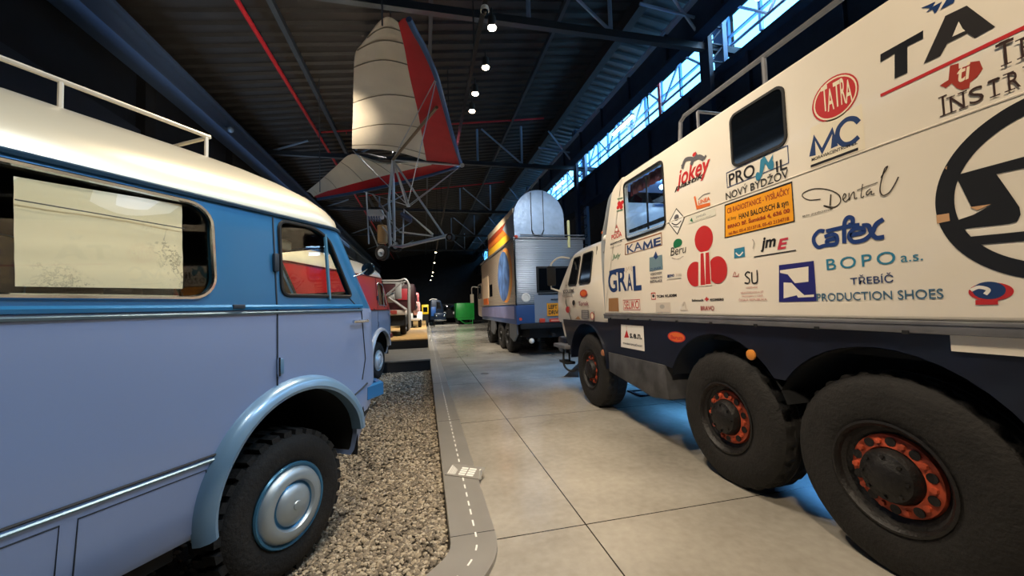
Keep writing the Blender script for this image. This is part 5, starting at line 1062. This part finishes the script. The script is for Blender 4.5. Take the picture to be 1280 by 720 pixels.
for xx in (x0-.05, x1-.02):
    q = MB(); ao = [(y_-.1+.5*math.cos(math.radians(t)), PZ+.45+.52*math.sin(math.radians(t))) for t in range(-5, 186, 12)]; q.grid([[(xx-.16, yy, zz) for yy, zz in ao], [(xx+.16, yy, zz) for yy, zz in ao]], M_white); q.build('mudguard', fe); simple_wheel(fe, (xx, y_-.1, PZ+.42), .42, .2)
    simple_wheel(fe, (xx, y_+1.9, PZ+.42), .42, .2); q = MB(); q.ball((xx+(.25 if xx < x0+.1 else -.25), y_-.45, zb_+.4), .13, M_chrome, 2, (1, .7, 1)); q.build('headlight', fe)
q = MB(); q.box((x0, y_-.62, PZ+.45), (x1, y_-.56, PZ+.6), M_white, .02); q.build('bumper', fe)

# vehicles at the end of the aisle
yv = thing('yellow_cabin_vehicle', 'small yellow vehicle at the far end of the hall left of the dark engine', 'vehicle', (0, 41, 0))
y_ = 40.5; a = PQ(527, 381, y_); b = PQ(536, 397, y_); q = MB(); q.box((a.x, y_, b.z+.35), (b.x, y_+2.4, a.z), mat('cabin_yellow', '#e6c21c', .45), .06); q.build('body', yv)
q = MB(); q.box((b.x-.55, y_-.02, a.z-.75), (b.x-.12, y_, a.z-.25), M_dglass, .0); q.build('window', yv)
for xx in (a.x+.12, b.x-.12):
    for yy in (y_+.5, y_+1.9): simple_wheel(yv, (xx, yy, .32), .32, .18)
q = MB(); q.box((a.x+.05, y_+.1, .3), (b.x-.05, y_+2.3, b.z+.36), M_dark); q.build('chassis', yv)
en = thing('dark_blue_truck', 'dark blue truck with rounded roof and chrome lamps at the end of the aisle', 'truck', (.8, 42, 0))
y_ = 41.0; a = PQ(537, 374, y_); b = PQ(557, 404, y_); M_eb = mat('engine_dark_blue', '#0f2238', .35, .2); M_eb2 = mat('engine_bright_blue', '#2358a0', .4)
prof = round_poly([(a.x, .6), (b.x-.25, .6), (b.x-.2, 1.7), (b.x-.45, a.z-.1), (a.x+.1, a.z)], [.05, .1, .2, .4, .25], 6)
q = MB(); q.prism([(x, y_, z) for x, z in prof], (0, 3.2, 0), M_eb, .06); q.build('body', en)
q = MB(); q.box((a.x+.12, y_-.03, 1.0), (a.x+.6, y_, 1.95), M_eb2, .01); q.build('door', en)
q = MB(); q.prism([(x, y_-.03, z) for x, z in ((a.x+.7, 1.75), (b.x-.4, 1.75), (b.x-.55, a.z-.35), (a.x+.7, a.z-.3))], (0, .03, 0), M_dglass); q.build('window', en)
q = MB(); q.tube(smooth_pts([(a.x-.02, y_-.05, a.z-.12), (a.x+.3, y_-.05, a.z+.03), (a.x+.75, y_-.05, a.z-.05)]), .035, M_white, 8); q.build('roof_lip', en)
q = MB(); q.box((a.x+.4, y_-.7, .55), (b.x, y_+.1, 1.3), M_eb, .08); q.box((a.x+.4, y_-.78, .5), (b.x+.05, y_-.7, .66), M_chrome, .02); q.build('bonnet', en)
for xx in (a.x+.65, b.x-.15):
    q = MB(); q.ball((xx, y_-.72, 1.0), .11, M_chrome, 2, (1, .6, 1)); q.build('headlight', en)
for xx in (a.x+.5, b.x-.15):
    for yy in (y_-.1, y_+2.4): simple_wheel(en, (xx, yy, .40), .40, .2)
gr = thing('green_wagon', 'bright green box wagon standing at the right end of the aisle', 'wagon', (4.4, 42, 0))
y_ = 41.0; a = PQ(570, 379, y_); b = PQ(593, 397, y_); M_gr = mat('wagon_green', '#178030', .4, 0, 2, .1)
q = MB(); q.box((a.x, y_, b.z), (b.x, y_+3, a.z), M_gr, .05)
for t in (.0, .5, .96): q.box((a.x+(b.x-a.x)*t, y_-.03, b.z), (a.x+(b.x-a.x)*t+.07, y_, a.z), M_gr)
q.build('body', gr)
q = MB(); q.box((a.x+.1, y_+.05, b.z-.2), (b.x, y_+.25, b.z), M_gr); q.tube([(a.x+.25, y_+.1, b.z-.1), (a.x+.9, y_+.1, .1)], .05, M_gr, 6); q.tube([(b.x-.2, y_+.1, b.z-.1), (b.x-.2, y_+.1, .02)], .05, M_gr, 6); q.tube([(a.x+.9, y_+.1, .1), (b.x-.2, y_+.1, .15)], .04, M_gr, 6); q.build('frame', gr)
for xx in (a.x+.3, b.x-.3):
    for yy in (y_+.8, y_+2.4): simple_wheel(gr, (xx, yy, .35), .35, .18)
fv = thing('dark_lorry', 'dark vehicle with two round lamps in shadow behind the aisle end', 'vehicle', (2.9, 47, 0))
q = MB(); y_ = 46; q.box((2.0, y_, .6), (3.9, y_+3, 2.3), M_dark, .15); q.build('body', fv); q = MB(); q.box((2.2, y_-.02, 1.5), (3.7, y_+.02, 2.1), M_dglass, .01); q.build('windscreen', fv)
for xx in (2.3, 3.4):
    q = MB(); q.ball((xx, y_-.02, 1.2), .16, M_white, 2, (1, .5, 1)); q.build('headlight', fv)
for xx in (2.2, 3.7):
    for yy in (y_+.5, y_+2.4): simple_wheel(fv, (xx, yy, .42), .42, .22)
q = MB(); q.box((1.0, 39.0, .0), (3.3, 40.2, .10), mat('plinth_pale', '#a7a297', .5), .01); q.build('low_plinth', None, 'low pale plinth across the far end of the aisle', 'plinth')
for i, (u, v) in enumerate(((531, 408), (533, 414), (534, 420))):
    p = atZ(u, v+6, .035); p.x = .30; t = thing('barrier_post', 'short pale barrier post on the kerb strip, %s one from the camera' % ['farthest', 'middle', 'nearest'][i], 'post', p, 'barrier posts on the kerb strip')
    q = MB(); q.lathe([(.08, 0), (.08, .02), (.02, .03), (.02, .6), (.03, .62), (.001, .64)], Matrix.Translation(p), M_white, 12); q.build('pole', t)
p = atZ(606, 467, 0); q = MB(); q.lathe([(.11, 0), (.11, .004), (.085, .006), (.08, .003), (.001, .003)], Matrix.Translation(p), mat('drain_steel', '#5b554c', .5, .5), 24); q.build('floor_drain', None, 'small round steel drain cover set in the concrete floor of the aisle', 'drain')
